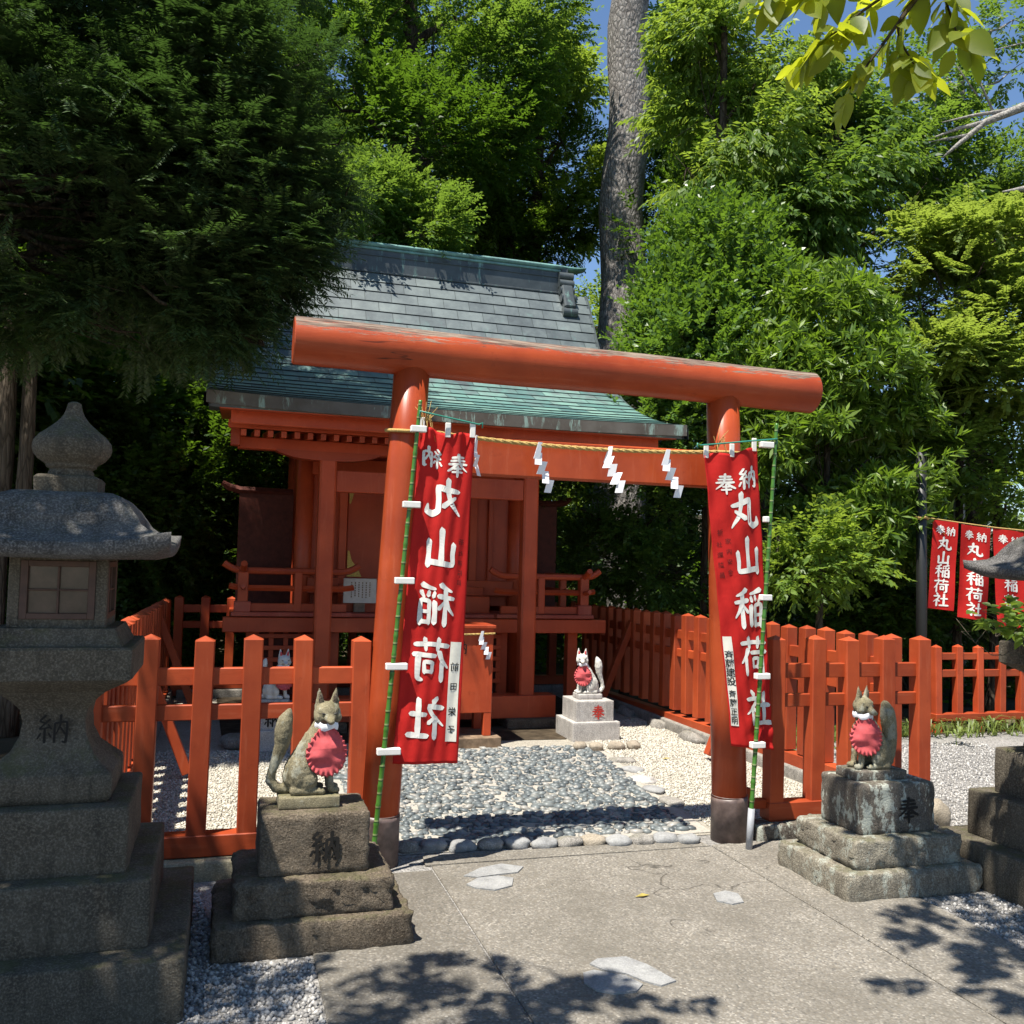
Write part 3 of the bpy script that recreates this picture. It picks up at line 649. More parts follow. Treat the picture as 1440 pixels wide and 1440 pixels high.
# ------------------------------------------------------------------ nobori banners
def banner(label, TL, TR, BL, BR, yfn, pole0, pole1, mirror, chars, strip, striptext, tabs, pole_y, notes=None, foot=None):
    TL, TR, BL, BR = map(np.array, (TL, TR, BL, BR))
    r = tag(empty('banner', (pole0[0], pole_y, 0)), label, 'banner', 'tall red banners at the torii')
    def S(u, v, off=0.0):
        l = TL+(BL-TL)*v; q = TR+(BR-TR)*v; p = l+(q-l)*u
        z = p[1]+(.012*math.sin(u*9.4)*(1-v)**6 if v < .3 else 0)
        e = .002
        def Y(u_, v_): return yfn(u_, v_)
        w_ = np.linalg.norm(q-l); nx = (Y(u+e, v)-Y(u-e, v))/(2*e*w_)
        nrm = np.array([nx, -1.0]); nrm /= np.linalg.norm(nrm)
        return np.array([p[0]+nrm[0]*off, Y(u, v)+nrm[1]*off, z])
    mb = MB(); nu, nv = 34, 110
    mb.grid(lambda u, v: S(u, v, .0012), nu, nv); mb.grid(lambda u, v: S(u, v, -.0012), nu, nv)
    N = nu*nv
    for i in range(nu-1): mb.f.append((i, N+i, N+i+1, i+1)); b = (nv-1)*nu; mb.f.append((b+i+1, N+b+i+1, N+b+i, b+i))
    for j in range(nv-1): mb.f.append((j*nu, (j+1)*nu, N+(j+1)*nu, N+j*nu)); q = nu-1; mb.f.append((j*nu+q, N+j*nu+q, N+(j+1)*nu+q, (j+1)*nu+q))
    cl = build(mb, 'cloth', 'banner_cloth', r, smooth=True)
    H = np.linalg.norm(BL-TL)
    def place(mbx, ch, uc, vc, wd, ht, off, k, fnt=False):
        W = np.linalg.norm((TR+(BR-TR)*vc)-(TL+(BL-TL)*vc))
        def fn(px, py, i):
            dx = (px-50)/100*wd/W*(-1 if mirror else 1)
            return S(min(.995, max(.005, uc+dx)), min(.995, vc-(py-50)/100*ht/H), off+i*.00025 if off > 0 else off-i*.00025)
        (small_text(mbx, ch, fn) if fnt else brush(mbx, ch, fn, k))
    mb = MB()
    for ch, uc, vc, wd, ht in chars:
        for off in (.003, -.003): place(mb, ch, uc, vc, wd, ht, off, 1.42)
    build(mb, 'lettering', 'letter_white', cl, recalc=False)
    if strip:
        u0, u1, v0, v1, sk = strip
        mb = MB(); mb.grid(lambda u, v: S(u0+(u1-u0)*u+sk*v, v0+(v1-v0)*v, .0045), 5, 24); mb.grid(lambda u, v: S(u0+(u1-u0)*u+sk*v, v0+(v1-v0)*v, .0036), 5, 24)
        st = build(mb, 'name_strip', 'strip_cloth', cl, smooth=True)
        for lo_t, hi_t in ((0, .57), (.57, 1.1)) if len(striptext) > 5 else ((0, 1.1),):
            mb = MB()
            for ch, t, sz in striptext:
                if lo_t <= t < hi_t: place(mb, ch, (u0+u1)/2+sk*t, v0+(v1-v0)*t, sz, sz, .006, 1, True)
            if mb.v: build(mb, 'handwriting', 'ink', st, recalc=False)
    if notes:
        mb = MB()
        for ch, uc, vc, sz in notes: place(mb, ch, uc, vc, sz, sz, .003, 1, True)
        if mb.v: build(mb, 'small_lettering', 'faded_ink', cl, recalc=False)
    # pole
    p0 = np.array([pole0[0], pole_y, pole0[1]]); p1 = np.array([pole1[0], pole_y-.01, pole1[1]])
    L = np.linalg.norm(p1-p0); pts, rad = [], []
    k = int(L/.1)
    for i in range(k):
        t0 = i/k
        for dt, rr in ((0, .0155), (.008, .0175), (.02, .0145), (.09, .0145)):
            t = t0+dt/L
            if t < 1: pts.append(p0+(p1-p0)*t); rad.append(rr*(1-.25*t))
    pts.append(p1); rad.append(.011)
    if foot:
        build(MB().tube([p0+(p1-p0)*(foot/L), p0], [.021, .021], 14), 'ground_socket', 'pipe_grey', r, smooth=True)
    po = build(MB().tube(pts, rad, 12), 'bamboo_pole', 'bamboo', r, smooth=True)
    def pole_at(z): t = (z-p0[2])/(p1[2]-p0[2]); return p0+(p1-p0)*t
    # top rod with hook
    a = pole_at(TL[1]+.09 if pole0[0] < 0 else TR[1]+.06); far = S(1.0, 0) if pole0[0] < 0 else S(0.0, 0)
    e = far+np.array([.02 if pole0[0] < 0 else -.03, 0, .065])
    build(MB().tube([a+np.array([0, -.015, -.03]), a+np.array([0, -.016, .0]), a*.7+e*.3+np.array([0, -.01, .0]), e, e+np.array([.02 if pole0[0] < 0 else -.02, 0, .012]), e+np.array([.02 if pole0[0] < 0 else -.02, 0, -.02])], .005, 8), 'top_rod', 'wire', r, smooth=True)
    for uu in (.05, .5, .95):
        c = S(uu, .0); t = MB()
        t.box(c+np.array([0, 0, .022]), (.032, .014, .085), .003); build(t, 'hanging_loop', 'tab_cloth', r)
    for z in tabs:
        q = pole_at(z); v = (TL[1]-z)/(TL[1]-BL[1])
        uu = .0 if pole0[0] < 0 else min(1, max(0, (q[0]-(TL[0]+(BL[0]-TL[0])*v))/((TR[0]+(BR[0]-TR[0])*v)-(TL[0]+(BL[0]-TL[0])*v))))
        t = MB()
        e_ = S(.06, v) if pole0[0] < 0 else S(min(.98, uu+.16), min(v, .99))
        q2 = q+np.array([-.03 if pole0[0] < 0 else -.028, -.0, .004])
        e_[1] = min(e_[1]-.004, e_[1])
        t.box((q2+np.array([e_[0], q[1], e_[2]]))/2+np.array([0, -.003, 0]), (abs(e_[0]-q2[0])+.02, .042, .036), .004, )
        build(t, 'pole_tab', 'tab_cloth', r)
    return r
yL = lambda u, v: -.185+.012*math.sin(u*7+v*2.2)*(1-.3*v)+.010*math.sin(u*17+1+v*3)*math.exp(-v*5)+.006*math.sin(u*4-v*9)+(.018*math.sin(u*23+.5))*math.exp(-v*14)+.003*math.sin(u*31+v*14)+.0025*math.sin(v*47+u*9)*(1-u)
banner('red banner on the left torii post, its white characters mirrored from behind', (-1.003, 2.505), (-.682, 2.48), (-1.099, .606), (-.723, .594), yL, (-1.199, .07), (-1.013, 2.66), True,
       [('納', .27, .085, .12, .115), ('奉', .72, .10, .125, .13), ('丸', .52, .20, .215, .235), ('山', .52, .355, .20, .235), ('稲', .50, .525, .21, .255), ('荷', .47, .69, .215, .25), ('社', .46, .865, .22, .245)],
       (.78, .955, .635, .935, .0), [('前', .25, .05), ('田', .45, .04), ('栄', .70, .05), ('子', .88, .045)], (2.49, 2.06, 1.63, 1.15, .68), -.205,
       [('祈', .86, .33, .035), ('社', .86, .365, .03), ('運', .86, .395, .03), ('隆', .86, .425, .03), ('昌', .86, .455, .03)])
yR = lambda u, v: -.19+.014*math.sin(u*6+1+v*2)*(1-.2*v)+.012*math.sin(u*15+v*4)*math.exp(-v*6)+.020*math.sin(u*20+v*3)*max(0, v-.55)*1.3*max(0, u-.35)+.020*math.sin(v*64+u*8+2*math.sin(v*13))*max(0, v-.58)*max(0, u-.25)*1.6+.003*math.sin(u*29-v*17)+.0025*math.sin(v*41+u*11)
banner('red banner on the bamboo pole beside the right torii post, white characters upright', (.819, 2.452), (1.195, 2.52), (1.034, .640), (1.335, .604), yR, (1.138, .0), (1.294, 2.68), False,
       [('奉', .33, .105, .135, .125), ('納', .74, .095, .135, .13), ('丸', .64, .20, .215, .235), ('山', .655, .355, .20, .235), ('稲', .62, .53, .215, .255), ('荷', .66, .69, .20, .24), ('社', .70, .865, .19, .22)],
       (.03, .20, .625, .93, .0), [('斉', .2, .05), ('藤', .3, .055), ('建', .4, .055), ('設', .5, .055), ('斉', .64, .045), ('藤', .74, .05), ('正', .84, .045), ('明', .94, .045)], (2.50, 2.04, 1.56, 1.08, .66), -.235,
       [('祈', .16, .27, .04), ('社', .13, .31, .034), ('運', .13, .345, .034), ('隆', .13, .38, .034), ('昌', .13, .415, .034), ('家', .29, .30, .034), ('内', .29, .335, .034), ('安', .29, .37, .034), ('全', .29, .405, .034)], foot=.26)

# ------------------------------------------------------------------ fences
def post_mb(x, y, z0, z1, w=.105):
    mb = MB(); h = w/2; b = .006; vs = []
    ring = [(-h+b, -h), (h-b, -h), (h, -h+b), (h, h-b), (h-b, h), (-h+b, h), (-h, h-b), (-h, -h+b)]
    for z in (z0, z1-.032): vs += [(x+u, y+v, z) for u, v in ring]
    vs.append((x+.004*math.sin(x*31+y*17), y, z1-.004)); fs = [tuple(range(8))[::-1]]
    for k in range(8): fs.append((k, (k+1) % 8, 8+(k+1) % 8, 8+k)); fs.append((8+k, 8+(k+1) % 8, 16))
    return mb.add(vs, fs)
def fence(name, label, posts, axis, fixed, zt, zrails, group=None, w=.105, base=(.11, .225), braces=(), raild=.05, z0=None, paint=None):
    p0 = (posts[0], fixed, 0) if axis == 'x' else (fixed, posts[0], 0)
    r = tag(empty(name, p0), label, 'fence', group)
    a, b = min(posts)-w/2, max(posts)+w/2
    zt_ = zt if callable(zt) else (lambda t: zt)
    for i, t in enumerate(posts):
        x, y = (t, fixed) if axis == 'x' else (fixed, t)
        pm = post_mb(x, y, base[1]-.01 if z0 is None and 0 < i < len(posts)-1 else (z0 or .03), zt_(t)+.006*math.sin(i*2.3), w)
        k1, k2 = .008*math.sin(i*5.1+posts[0]), .006*math.sin(i*3.7+1); pm.v = [(a+k1*(c-.5), b_+k2*(c-.5), c) for a, b_, c in pm.v]
        build(pm, 'post', 'fence_paint', r)
    def bar(z0_, z1_, nm, d, mat, ext=0.0):
        mb = MB(); c = (z0_+z1_)/2; dz = zt_(b)-zt_(a)
        if axis == 'x': mb.beam((a-ext, fixed, c), (b+ext, fixed, c), d, z1_-z0_, .005)
        else: mb.beam((fixed, a-ext, c+(zt_(a)-zt_(0))), (fixed, b+ext, c+(zt_(b)-zt_(0))), d, z1_-z0_, .005)
        build(mb, nm, mat, r)
    if paint:
        for ch in r.children: ch.data.materials[0] = MAT[paint]
    for q0, q1 in zrails: bar(q0, q1, 'rail', raild, 'rail_paint' if axis == 'x' else 'fence_paint', -.004)
    if base[1] > base[0]: bar(base[0], base[1], 'bottom_rail', .12, 'rail_paint' if axis == 'x' else 'fence_paint', .01)
    for q0, q1 in braces: build(MB().beam(q0, q1, .075, .085, .005, (0, 1, 0)), 'brace', 'fence_paint', r)
    return r
G = 'red picket fences around the shrine yard'
RL = [(.84, .925), (1.03, 1.125)]
fence('picket_fence', 'red picket fence panel between the left stone lantern and the left torii post', [-2.69, -2.418, -2.134, -1.87, -1.59, -1.262], 'x', .03, 1.31, RL, G)
fence('picket_fence', 'red picket fence panel behind the right dark fox statue', [1.475, 1.785, 2.06, 2.347, 2.64], 'x', .03, 1.315, RL, G)
sidez = lambda t: 1.31-.0149*t
fence('picket_fence', 'long red picket fence receding on the right past the granite fox', [.32+.262*i for i in range(24)], 'y', 2.64, sidez, RL, G,
      braces=[((2.62, 4.84, 1.08), (2.2, 4.84, .05)), ((2.62, 2.2, 1.08), (2.2, 2.2, .05))])
fence('picket_fence', 'long red picket fence receding behind the left stone lantern', [.32+.262*i for i in range(24)], 'y', -2.69, sidez, RL, G,
      braces=[((-2.67, 2.3, 1.08), (-2.26, 2.3, .05)), ((-2.67, 4.84, 1.08), (-2.26, 4.84, .05))])
fence('picket_fence', 'dark shaded red picket fence at the back of the yard behind the shrine', [-2.56+.3*i for i in range(18)], 'x', 6.62, 1.24, RL, G)
lz = []
r = fence('lattice_fence', 'low red lattice fence on the far right below the hanging banners', [5.53, 5.815, 6.1, 6.41, 6.7, 7.0, 7.3], 'x', 3.15, .96, [(.60, .68), (.79, .865)], None, .085, (.12, .20), z0=-.01, paint='shrine_paint')
for nm, x0, x1, lab in (('stone_kerb', -2.62, -1.24, 'pale stone kerb below the left front fence'), ('stone_kerb', 1.30, 2.72, 'dark stone kerb below the right front fence')):
    tag(build(MB().stone_box(((x0+x1)/2, .0, .04), (x1-x0, .19, .13), .02, .01), nm, 'kerb_stone' if x0 < 0 else 'tuff_lichen', smooth=True, merge=1e-4), lab, 'kerb')
tag(build(MB().stone_box((2.64, 3.4, .04), (.2, 6.6, .13), .02, .012), 'stone_kerb', 'fieldstone', smooth=True, merge=1e-4), 'long stone kerb below the receding right side fence', 'kerb')
tag(build(MB().stone_box((-2.69, 3.4, .04), (.2, 6.6, .13), .02, .012), 'stone_kerb', 'fieldstone', smooth=True, merge=1e-4), 'long stone kerb below the receding left side fence', 'kerb')
tag(build(MB().stone_box((0, 6.62, .04), (5.1, .2, .13), .02, .012), 'stone_kerb', 'fieldstone', smooth=True, merge=1e-4), 'stone kerb below the back fence behind the shrine', 'kerb')
tag(build(MB().box((1.27, .045, .12), (.06, .06, .40), .005).box((1.275, .045, .21), (.30, .06, .06), .005), 'fence_stub', 'fence_paint'), 'short red timber stub joining the right torii post to the fence', 'timber')

# ------------------------------------------------------------------ pedestals
def face_char(ch, cx, y, cz, sz, k=1.0, sx=None):
    mb = MB(); sx = sx or sz
    brush(mb, ch, lambda px, py, i: (cx+(px-50)/100*sx, y-i*.0003, cz+(py-50)/100*sz), k); return mb
def pedestal(cx, cy, label, ch, chx, mats, rough=.016, sizes=((.875, 0, .15), (.705, .15, .305), (.50, .305, .578)), ink='ink', name='stone_pedestal', rr=.022, chs=.135, dep=(1, 1, 1)):
    r = tag(empty(name, (cx, cy, 0)), label, 'pedestal', 'pedestals carrying fox statues')
    nm = ['lower_tier', 'middle_tier', 'top_block'] if len(sizes) == 3 else ['lower_block', 'top_block']
    for (w_, z0, z1), n_, m_ in zip(sizes, nm, mats):
        p = build(MB().stone_box((cx, cy, (z0+z1)/2-.004), (w_, w_*dep[sizes.index((w_, z0, z1))], z1-z0+.006), rr, rough if n_ != 'top_block' else rough*.3, 28, 24), n_, m_, r, smooth=True, merge=1e-4)
    w_, z0, z1 = sizes[-1]
    build(face_char(ch, cx+chx, cy-w_*dep[len(sizes)-1]/2-.0068, (z0+z1)/2-.01, chs, 1.4), 'inscription', ink, p, recalc=False)
    return r
DP = (.76, .78, .74)
pedestal(-1.593, -.84, 'three tiered rough stone pedestal under the left front fox, half in shadow', '納', .04, ['tuff', 'tuff', 'tuff'], dep=DP)
pedestal(1.6, -.84, 'three tiered mossy lichen spotted stone pedestal under the right front fox', '奉', .06, ['tuff_pale', 'tuff_pale', 'tuff_lichen'], dep=DP)
SZ2 = ((.50, 0, .19), (.40, .19, .39))
pedestal(1.525, 3.47, 'pale two block granite pedestal under the rear right white fox', '奉', .03, ['granite', 'granite'], .001, SZ2, 'red_ink', 'granite_pedestal', .006, .135)
pedestal(-1.56, 3.47, 'shaded two block granite pedestal under the rear left white fox', '納', -.03, ['granite', 'granite'], .001, SZ2, 'ink', 'granite_pedestal', .006, .13)

# ------------------------------------------------------------------ fox statues
def remesh(mb, vox, smooth_it=4):
    me = mb.mesh('tmp'); ob = bpy.data.objects.new('tmp', me); COL.objects.link(ob)
    m = ob.modifiers.new('r', 'REMESH'); m.mode = 'VOXEL'; m.voxel_size = vox; m.use_smooth_shade = True
    s_ = ob.modifiers.new('s', 'SMOOTH'); s_.iterations = smooth_it; s_.factor = .5
    dg = bpy.context.evaluated_depsgraph_get(); out = bpy.data.meshes.new_from_object(ob.evaluated_get(dg))
    bpy.data.objects.remove(ob)
    nv = len(out.vertices); Q = np.zeros(nv*3); N_ = np.zeros(nv*3); out.vertices.foreach_get('co', Q); out.vertices.foreach_get('normal', N_); Q = Q.reshape(-1, 3); N_ = N_.reshape(-1, 3)
    d = np.array([.0024*mnoise.fractal(Vector(q*38), 1, 2, 3)+.0013*mnoise.noise(Vector(q*150)) for q in Q]); out.vertices.foreach_set('co', (Q+N_*d[:, None]).ravel()); out.update()
    out.polygons.foreach_set('use_smooth', [True]*len(out.polygons)); return out
def fox(loc, m, yaw, label, mat, plinth_mat, scale=1.0, tilt=0.0, tail='curl', bibyaw=None, group='seated fox statues with red bibs', bib='bib_cloth'):
    r = tag(empty('fox_statue', loc), label, 'fox statue', group); r.scale = (scale,)*3
    mb = MB(); P = lambda x, y, z: np.array([x*m, y, z])
    def cap(a, b, ra, rb, n=7):
        a, b = P(*a), P(*b)
        for t in np.linspace(0, 1, n): mb.ball(a+(b-a)*t, ra+(rb-ra)*t, 12)
    Z = .055
    for sy in (-1, 1):
        mb.ball(P(-.035, sy*.047, Z+.095), (.066, .036, .09), 16); mb.ball(P(-.01, sy*.055, Z+.07), (.05, .03, .055), 14)
        cap((-.07, sy*.055, Z+.02), (.045, sy*.058, Z+.016), .024, .018); mb.ball(P(.052, sy*.058, Z+.015), (.026, .02, .017))
        cap((.07, sy*.034, Z+.24), (.092, sy*.034, Z+.10), .032, .021); cap((.092, sy*.034, Z+.10), (.098, sy*.034, Z+.025), .020, .019)
        mb.ball(P(.116, sy*.034, Z+.016), (.030, .022, .018))
    mb.ball(P(-.065, 0, Z+.075), (.06, .062, .075), 16)
    cap((-.045, 0, Z+.11), (.03, 0, Z+.24), .074, .066); cap((.03, 0, Z+.24), (.066, 0, Z+.33), .063, .048); mb.ball(P(.068, 0, Z+.24), (.048, .048, .07), 14)
    if tail == 'curl':
        tp = [(-.10, 0, .03, .024), (-.15, .0, .035, .023), (-.178, 0, .07, .022), (-.17, 0, .12, .022), (-.148, 0, .18, .027), (-.13, 0, .24, .036), (-.125, 0, .30, .044), (-.12, 0, .345, .038), (-.105, 0, .385, .020), (-.10, 0, .402, .008)]
    else:
        tp = [(-.09, .0, .03, .03), (-.125, .0, .05, .032), (-.138, 0, .12, .036), (-.135, 0, .20, .043), (-.125, 0, .28, .048), (-.115, 0, .34, .044), (-.10, 0, .385, .026), (-.095, 0, .40, .012)]
    for a, b in zip(tp, tp[1:]): cap(a[:3][:2]+(a[2]+Z-.01,), b[:2]+(b[2]+Z-.01,), a[3], b[3], 6)
    # head frame
    f = np.array([math.sin(yaw)*math.cos(tilt), -math.cos(yaw)*math.cos(tilt), -math.sin(tilt)]); rt = np.array([math.cos(yaw), math.sin(yaw), 0]); up = np.cross(rt, f)
    up = -up if up[2] < 0 else up
    H = P(.074, 0, Z+.375)+f*.012; RM = np.stack([rt, f, up], 1)
    cap((.066, 0, Z+.32), (.072, 0, Z+.36), .043, .045)
    mb.ball(H, (.066, .056, .056), 16, RM)
    for t in np.linspace(0, 1, 8): mb.ball(H+f*(.025+.050*t)-up*(.012+.018*t), (.036-.018*t, .03, .028-.012*t), 12, RM)
    mb.ball(H+f*.078-up*.026, (.012, .010, .009), 8, RM)
    for sx in (-1, 1):
        mb.ball(H+rt*sx*.040+f*.012-up*.018, (.028, .032, .032), 12, RM)                    # cheek
        for t in np.linspace(0, 1, 6): mb.ball(H+rt*sx*(.016+.024*t)+f*(.046-.014*t)+up*(.006+.016*t), (.011, .009, .009), 8, RM)   # brow
        for t in np.linspace(0, 1, 12):                                                     # ear, a flattened hollow cone
            k = 1-t*.92; c = H+rt*sx*(.033+.008*t)-f*.004+up*(.030+.078*t)
            mb.ball(c-f*.004, (.027*k**.75+.002, .013*k+.004, .014), 10, RM)
    body = link('body', remesh(mb, .0052, 3), mat, r)
    eb = MB()
    for sx in (-1, 1):
        q = math.radians(22)*sx; ex = rt*math.cos(q)+up*math.sin(q); eu = np.cross(ex, f); eu = -eu if eu[2] < 0 else eu
        e = MB().ball(H+rt*sx*.026+f*.049+up*.001, (.0150, .0055, .0042), 10, np.stack([ex, f, eu], 1))
        link('eye', e.mesh('eye', True), 'eye_dark', r)  # dark slit, the shade under the brow put into colour
        e = MB().ball(H+rt*sx*.034+f*.0065+up*.062, (.012, .003, .030), 10, np.stack([rt, f, up+rt*sx*.1], 1))
        link('inner_ear', e.mesh('inner_ear', True), plinth_mat if mat != 'white_stone' else 'bib_cloth', r)
    link('muzzle_line', MB().tube([H+f*.068-up*.038+rt*.018, H+f*.088-up*.036, H+f*.068-up*.038-rt*.018], .0022, 6).mesh('m', True), 'eye_dark', r)
    # white cloth band under the chin
    fh = np.array([f[0], f[1], 0]); fh /= np.linalg.norm(fh)
    if bibyaw is not None: fh = np.array([math.sin(bibyaw), -math.cos(bibyaw), 0])
    N0 = P(.070, 0, Z+.322)
    def band(u, v):
        a = u*2*math.pi; q = .052+.004*math.sin(9*a)+.010*math.cos(a)+.004*math.sin(v*3.14)
        return N0+fh*(.006+math.cos(a)*q)+np.array([-fh[1], fh[0], 0])*math.sin(a)*q+np.array([0, 0, (v-.5)*.034+.006*math.sin(5*a)-.004*math.cos(a)])
    link('neck_cloth', MB().grid(band, 44, 5, True).mesh('n', True, recalc=False), 'white_cloth', r)
    # bib with a gathered ruffle
    sd = np.array([-fh[1], fh[0], 0])
    def bibf(u, v, off):
        a = u*2*math.pi; ru = max(0, (v-.80)/.20)
        Rr = .096*(1.0+(.26 if math.sin(a) < 0 else .06)*abs(math.sin(a)))
        x = math.cos(a)*Rr*v; z = math.sin(a)*Rr*v*1.1
        x *= (1-.42*max(0, z)/.1)
        dep = .070+.012*math.cos(min(1, v)*1.5)-1.9*x*x-.9*max(0, z)*.33-.012*max(0, -z)*0
        dep += .011*math.sin(27*a+1.2*math.sin(3*a))*ru+(.005*math.sin(x*62+z*25)+.004*math.sin(x*30-z*60+1)+.003*math.sin(z*95+x*20))*(1-ru)*min(1, v*2)+.006*ru
        return P(.066, 0, Z+.218)+fh*(dep+off)+sd*x+np.array([0, 0, z+.004*math.sin(30*a+1)*ru])
    b = MB(); nu, nv = 136, 16; b.grid(lambda u, v: bibf(u, v, .0015), nu, nv, True); b.grid(lambda u, v: bibf(u, v, -.0015), nu, nv, True); o = nu*nv
    for i in range(nu): q = (nv-1)*nu; i2 = (i+1) % nu; b.f.append((q+i, q+i2, o+q+i2, o+q+i))
    link('bib', b.mesh('bib', True), bib, r)
    return r, Z
def fox_plinth(r, Z, m, w, d, mat):
    link('plinth', MB().stone_box((0, 0, Z/2), (w, d, Z), .008, .005, 9, 14).mesh('plinth', True, merge=1e-4), mat, r)
r, Z = fox((-1.618, -.84, .578), 1, .15, 'mossy grey fox statue with curled tail, red bib, head facing the front left pedestal viewer', 'fox_stone', 'tuff'); fox_plinth(r, Z, 1, .285, .19, 'fox_stone')
r['label'] = 'mossy grey stone fox in a red bib on the left front pedestal'
r, Z = fox((1.56, -.84, .575), -1, .30, 'dark stone fox with upright thick tail and red bib on the right front pedestal', 'fox_stone', 'tuff', .95, .05, 'up', -.25); fox_plinth(r, Z, -1, .36, .2, 'tuff_lichen')
r, Z = fox((1.52, 3.47, .39), -1, -.25, 'white fox in a red bib on the rear right granite pedestal', 'white_stone', 'granite', .92, 0, 'curl'); fox_plinth(r, Z, -1, .28, .2, 'granite')
r, Z = fox((-1.56, 3.47, .39), 1, .25, 'white fox in a red bib half hidden behind the left fence rails', 'white_stone', 'granite', .92, 0, 'curl'); fox_plinth(r, Z, 1, .28, .2, 'granite')

# ------------------------------------------------------------------ stone lanterns
def sq_loft(mb, cx, cy, prof, n=10, rnd=.12, rough=.003, freq=9, cap=True, seed=0):
    rings = []; m = n*4
    for w_, z in prof:
        for k in range(m):
            sd, t = divmod(k, n); t = (t/n)*2-1
            p = [(t, -1), (1, t), (-t, 1), (-1, -t)][sd]; p = np.array(p, float)
            # round the corners
            L = (abs(p[0])**50+abs(p[1])**50)**(1/50); p = p/L
            q = np.array([cx+p[0]*w_, cy+p[1]*w_, z]); k2 = rough*mnoise.fractal(Vector(q*freq+np.array([seed, 0, 0])), 1, 2, 4)
            rings.append((q[0]+p[0]*k2, q[1]+p[1]*k2, z+k2*.5))
    fs = [(j*m+k, j*m+(k+1) % m, (j+1)*m+(k+1) % m, (j+1)*m+k) for j in range(len(prof)-1) for k in range(m)]
    if cap: fs += [tuple(range(m))[::-1], tuple(range((len(prof)-1)*m, len(prof)*m))]
    return mb.add(rings, fs)
def densify(p, k=5):
    out = []
    for (a, b), (c, d) in zip(p, p[1:]):
        for t in np.linspace(0, 1, k, endpoint=False): out.append((a+(c-a)*t, b+(d-b)*t))
    return out+[p[-1]]
def lantern(cx, cy, label, inscription=True, round_shaft=False):
    r = tag(empty('stone_lantern', (cx, cy, 0)), label, 'stone lantern', 'stone lanterns before the fence')
    for w_, z0, z1, nm in ((.556, 0, .238, 'lower_step'), (.418, .238, .495, 'middle_step'), (.318, .495, .752, 'upper_step')):
        build(MB().stone_box((cx, cy, (z0+z1)/2-.004), (w_*2, w_*2, z1-z0+.006), .014, .006, 14, 8), nm, 'lantern_stone', r, smooth=True, merge=1e-4)
    if not round_shaft:
        mb = MB(); sq_loft(mb, cx, cy, densify([(.225, .75), (.24, .77), (.242, .835), (.236, .86), (.20, .89), (.152, .94), (.125, 1.0), (.118, 1.06), (.128, 1.11), (.165, 1.155), (.20, 1.185), (.205, 1.2)], 3), 12)
        sh = build(mb, 'shaft', 'lantern_stone', r, smooth=True)
        build(face_char('納', cx, cy-.137, 1.03, .12, .9), 'inscription', 'ink', sh, recalc=False)
    else:
        mb = MB(); mb.lathe(densify([(.29, .75), (.30, .78), (.28, .84), (.235, .88), (.20, .91), (.195, 1.05), (.20, 1.16), (.21, 1.2)], 4), (cx, cy), 30); build(mb, 'shaft', 'kerb_stone', r, smooth=True)
    mb = MB(); sq_loft(mb, cx, cy, densify([(.20, 1.185), (.235, 1.205), (.285, 1.232), (.302, 1.245), (.304, 1.362), (.296, 1.372), (.262, 1.374), (.232, 1.43), (.225, 1.442)], 3), 12); build(mb, 'platform', 'lantern_stone', r, smooth=False)
    fb = MB(); w_ = .182; z0, z1 = 1.44, 1.735
    # firebox: four corner posts, sill and head
    for sx in (-1, 1):
        for sy in (-1, 1): fb.box((cx+sx*(w_-.022), cy+sy*(w_-.022), (z0+z1)/2), (.044, .044, z1-z0), .004)
    for sy in (-1, 1):
        for z, h in ((z0+.022, .05), (z1-.018, .042)):
            fb.box((cx, cy+sy*(w_-.0235), z), (w_*2-.084, .040, h), .002); fb.box((cx+sy*(w_-.0235), cy, z), (.040, w_*2-.084, h), .002)
    fo = build(fb, 'firebox', 'lantern_stone', r)
    for k in range(4):
        a = k*math.pi/2; ca, sa = math.cos(a), math.sin(a); Rm = np.array([[ca, -sa, 0], [sa, ca, 0], [0, 0, 1]])
        wf = MB()
        def bx(x, y, z, sx, sy, sz): wf.box(Rm@np.array([x, y, z])+np.array([cx, cy, 0]), (sx, sy, sz), .002, Rm)
        yy = -w_+.008; zc = (z0+z1)/2+.006; W, Hh = .135, .118
        for sx in (-1, 1): bx(sx*(W-.010), yy, zc, .028, .022, Hh*2)
        for sz in (-1, 1): bx(0, yy, zc+sz*(Hh-.012), W*2-.046, .0215, .024)
        bx(0, yy+.001, zc, .008, .014, Hh*2-.04); bx(0, yy+.001, zc, W*2-.046, .0135, .008)
        wo = build(wf, 'window', 'frame_brown', fo)
        pn = MB().box(Rm@np.array([0, yy+.012, zc])+np.array([cx, cy, 0]), (W*2-.04, .004, Hh*2-.03), .001, Rm); build(pn, 'pane', 'pane', wo)
    # roof
    prof = [(.15, 1.995), (.185, 1.992), (.225, 1.975), (.262, 1.94), (.29, 1.90), (.312, 1.862), (.345, 1.828), (.395, 1.800), (.434, 1.785)]
    mb = MB(); n_ = 30; m = n_*4; rings = []
    under = [(.43, 1.738), (.36, 1.722), (.22, 1.722)]
    for w_, z in densify(prof, 3)+under:
        for k in range(m):
            sd, t = divmod(k, n_); t = (t/n_)*2-1; p = np.array([(t, -1), (1, t), (-t, 1), (-1, -t)][sd], float)
            lift = .058*abs(t)**2.6*max(0, (w_-.28)/.165)**1.5 if w_ > .28 else 0
            pull = 1-.03*(1-abs(t)**2)*(w_ > .3)
            q = (cx+p[0]*w_*(pull if sd % 2 else 1), cy+p[1]*w_*(pull if not sd % 2 else 1), z+lift); k2 = .003*mnoise.fractal(Vector(q)*9, 1, 2, 4)
            rings.append((q[0], q[1], q[2]+k2))
    N = len(rings)//m
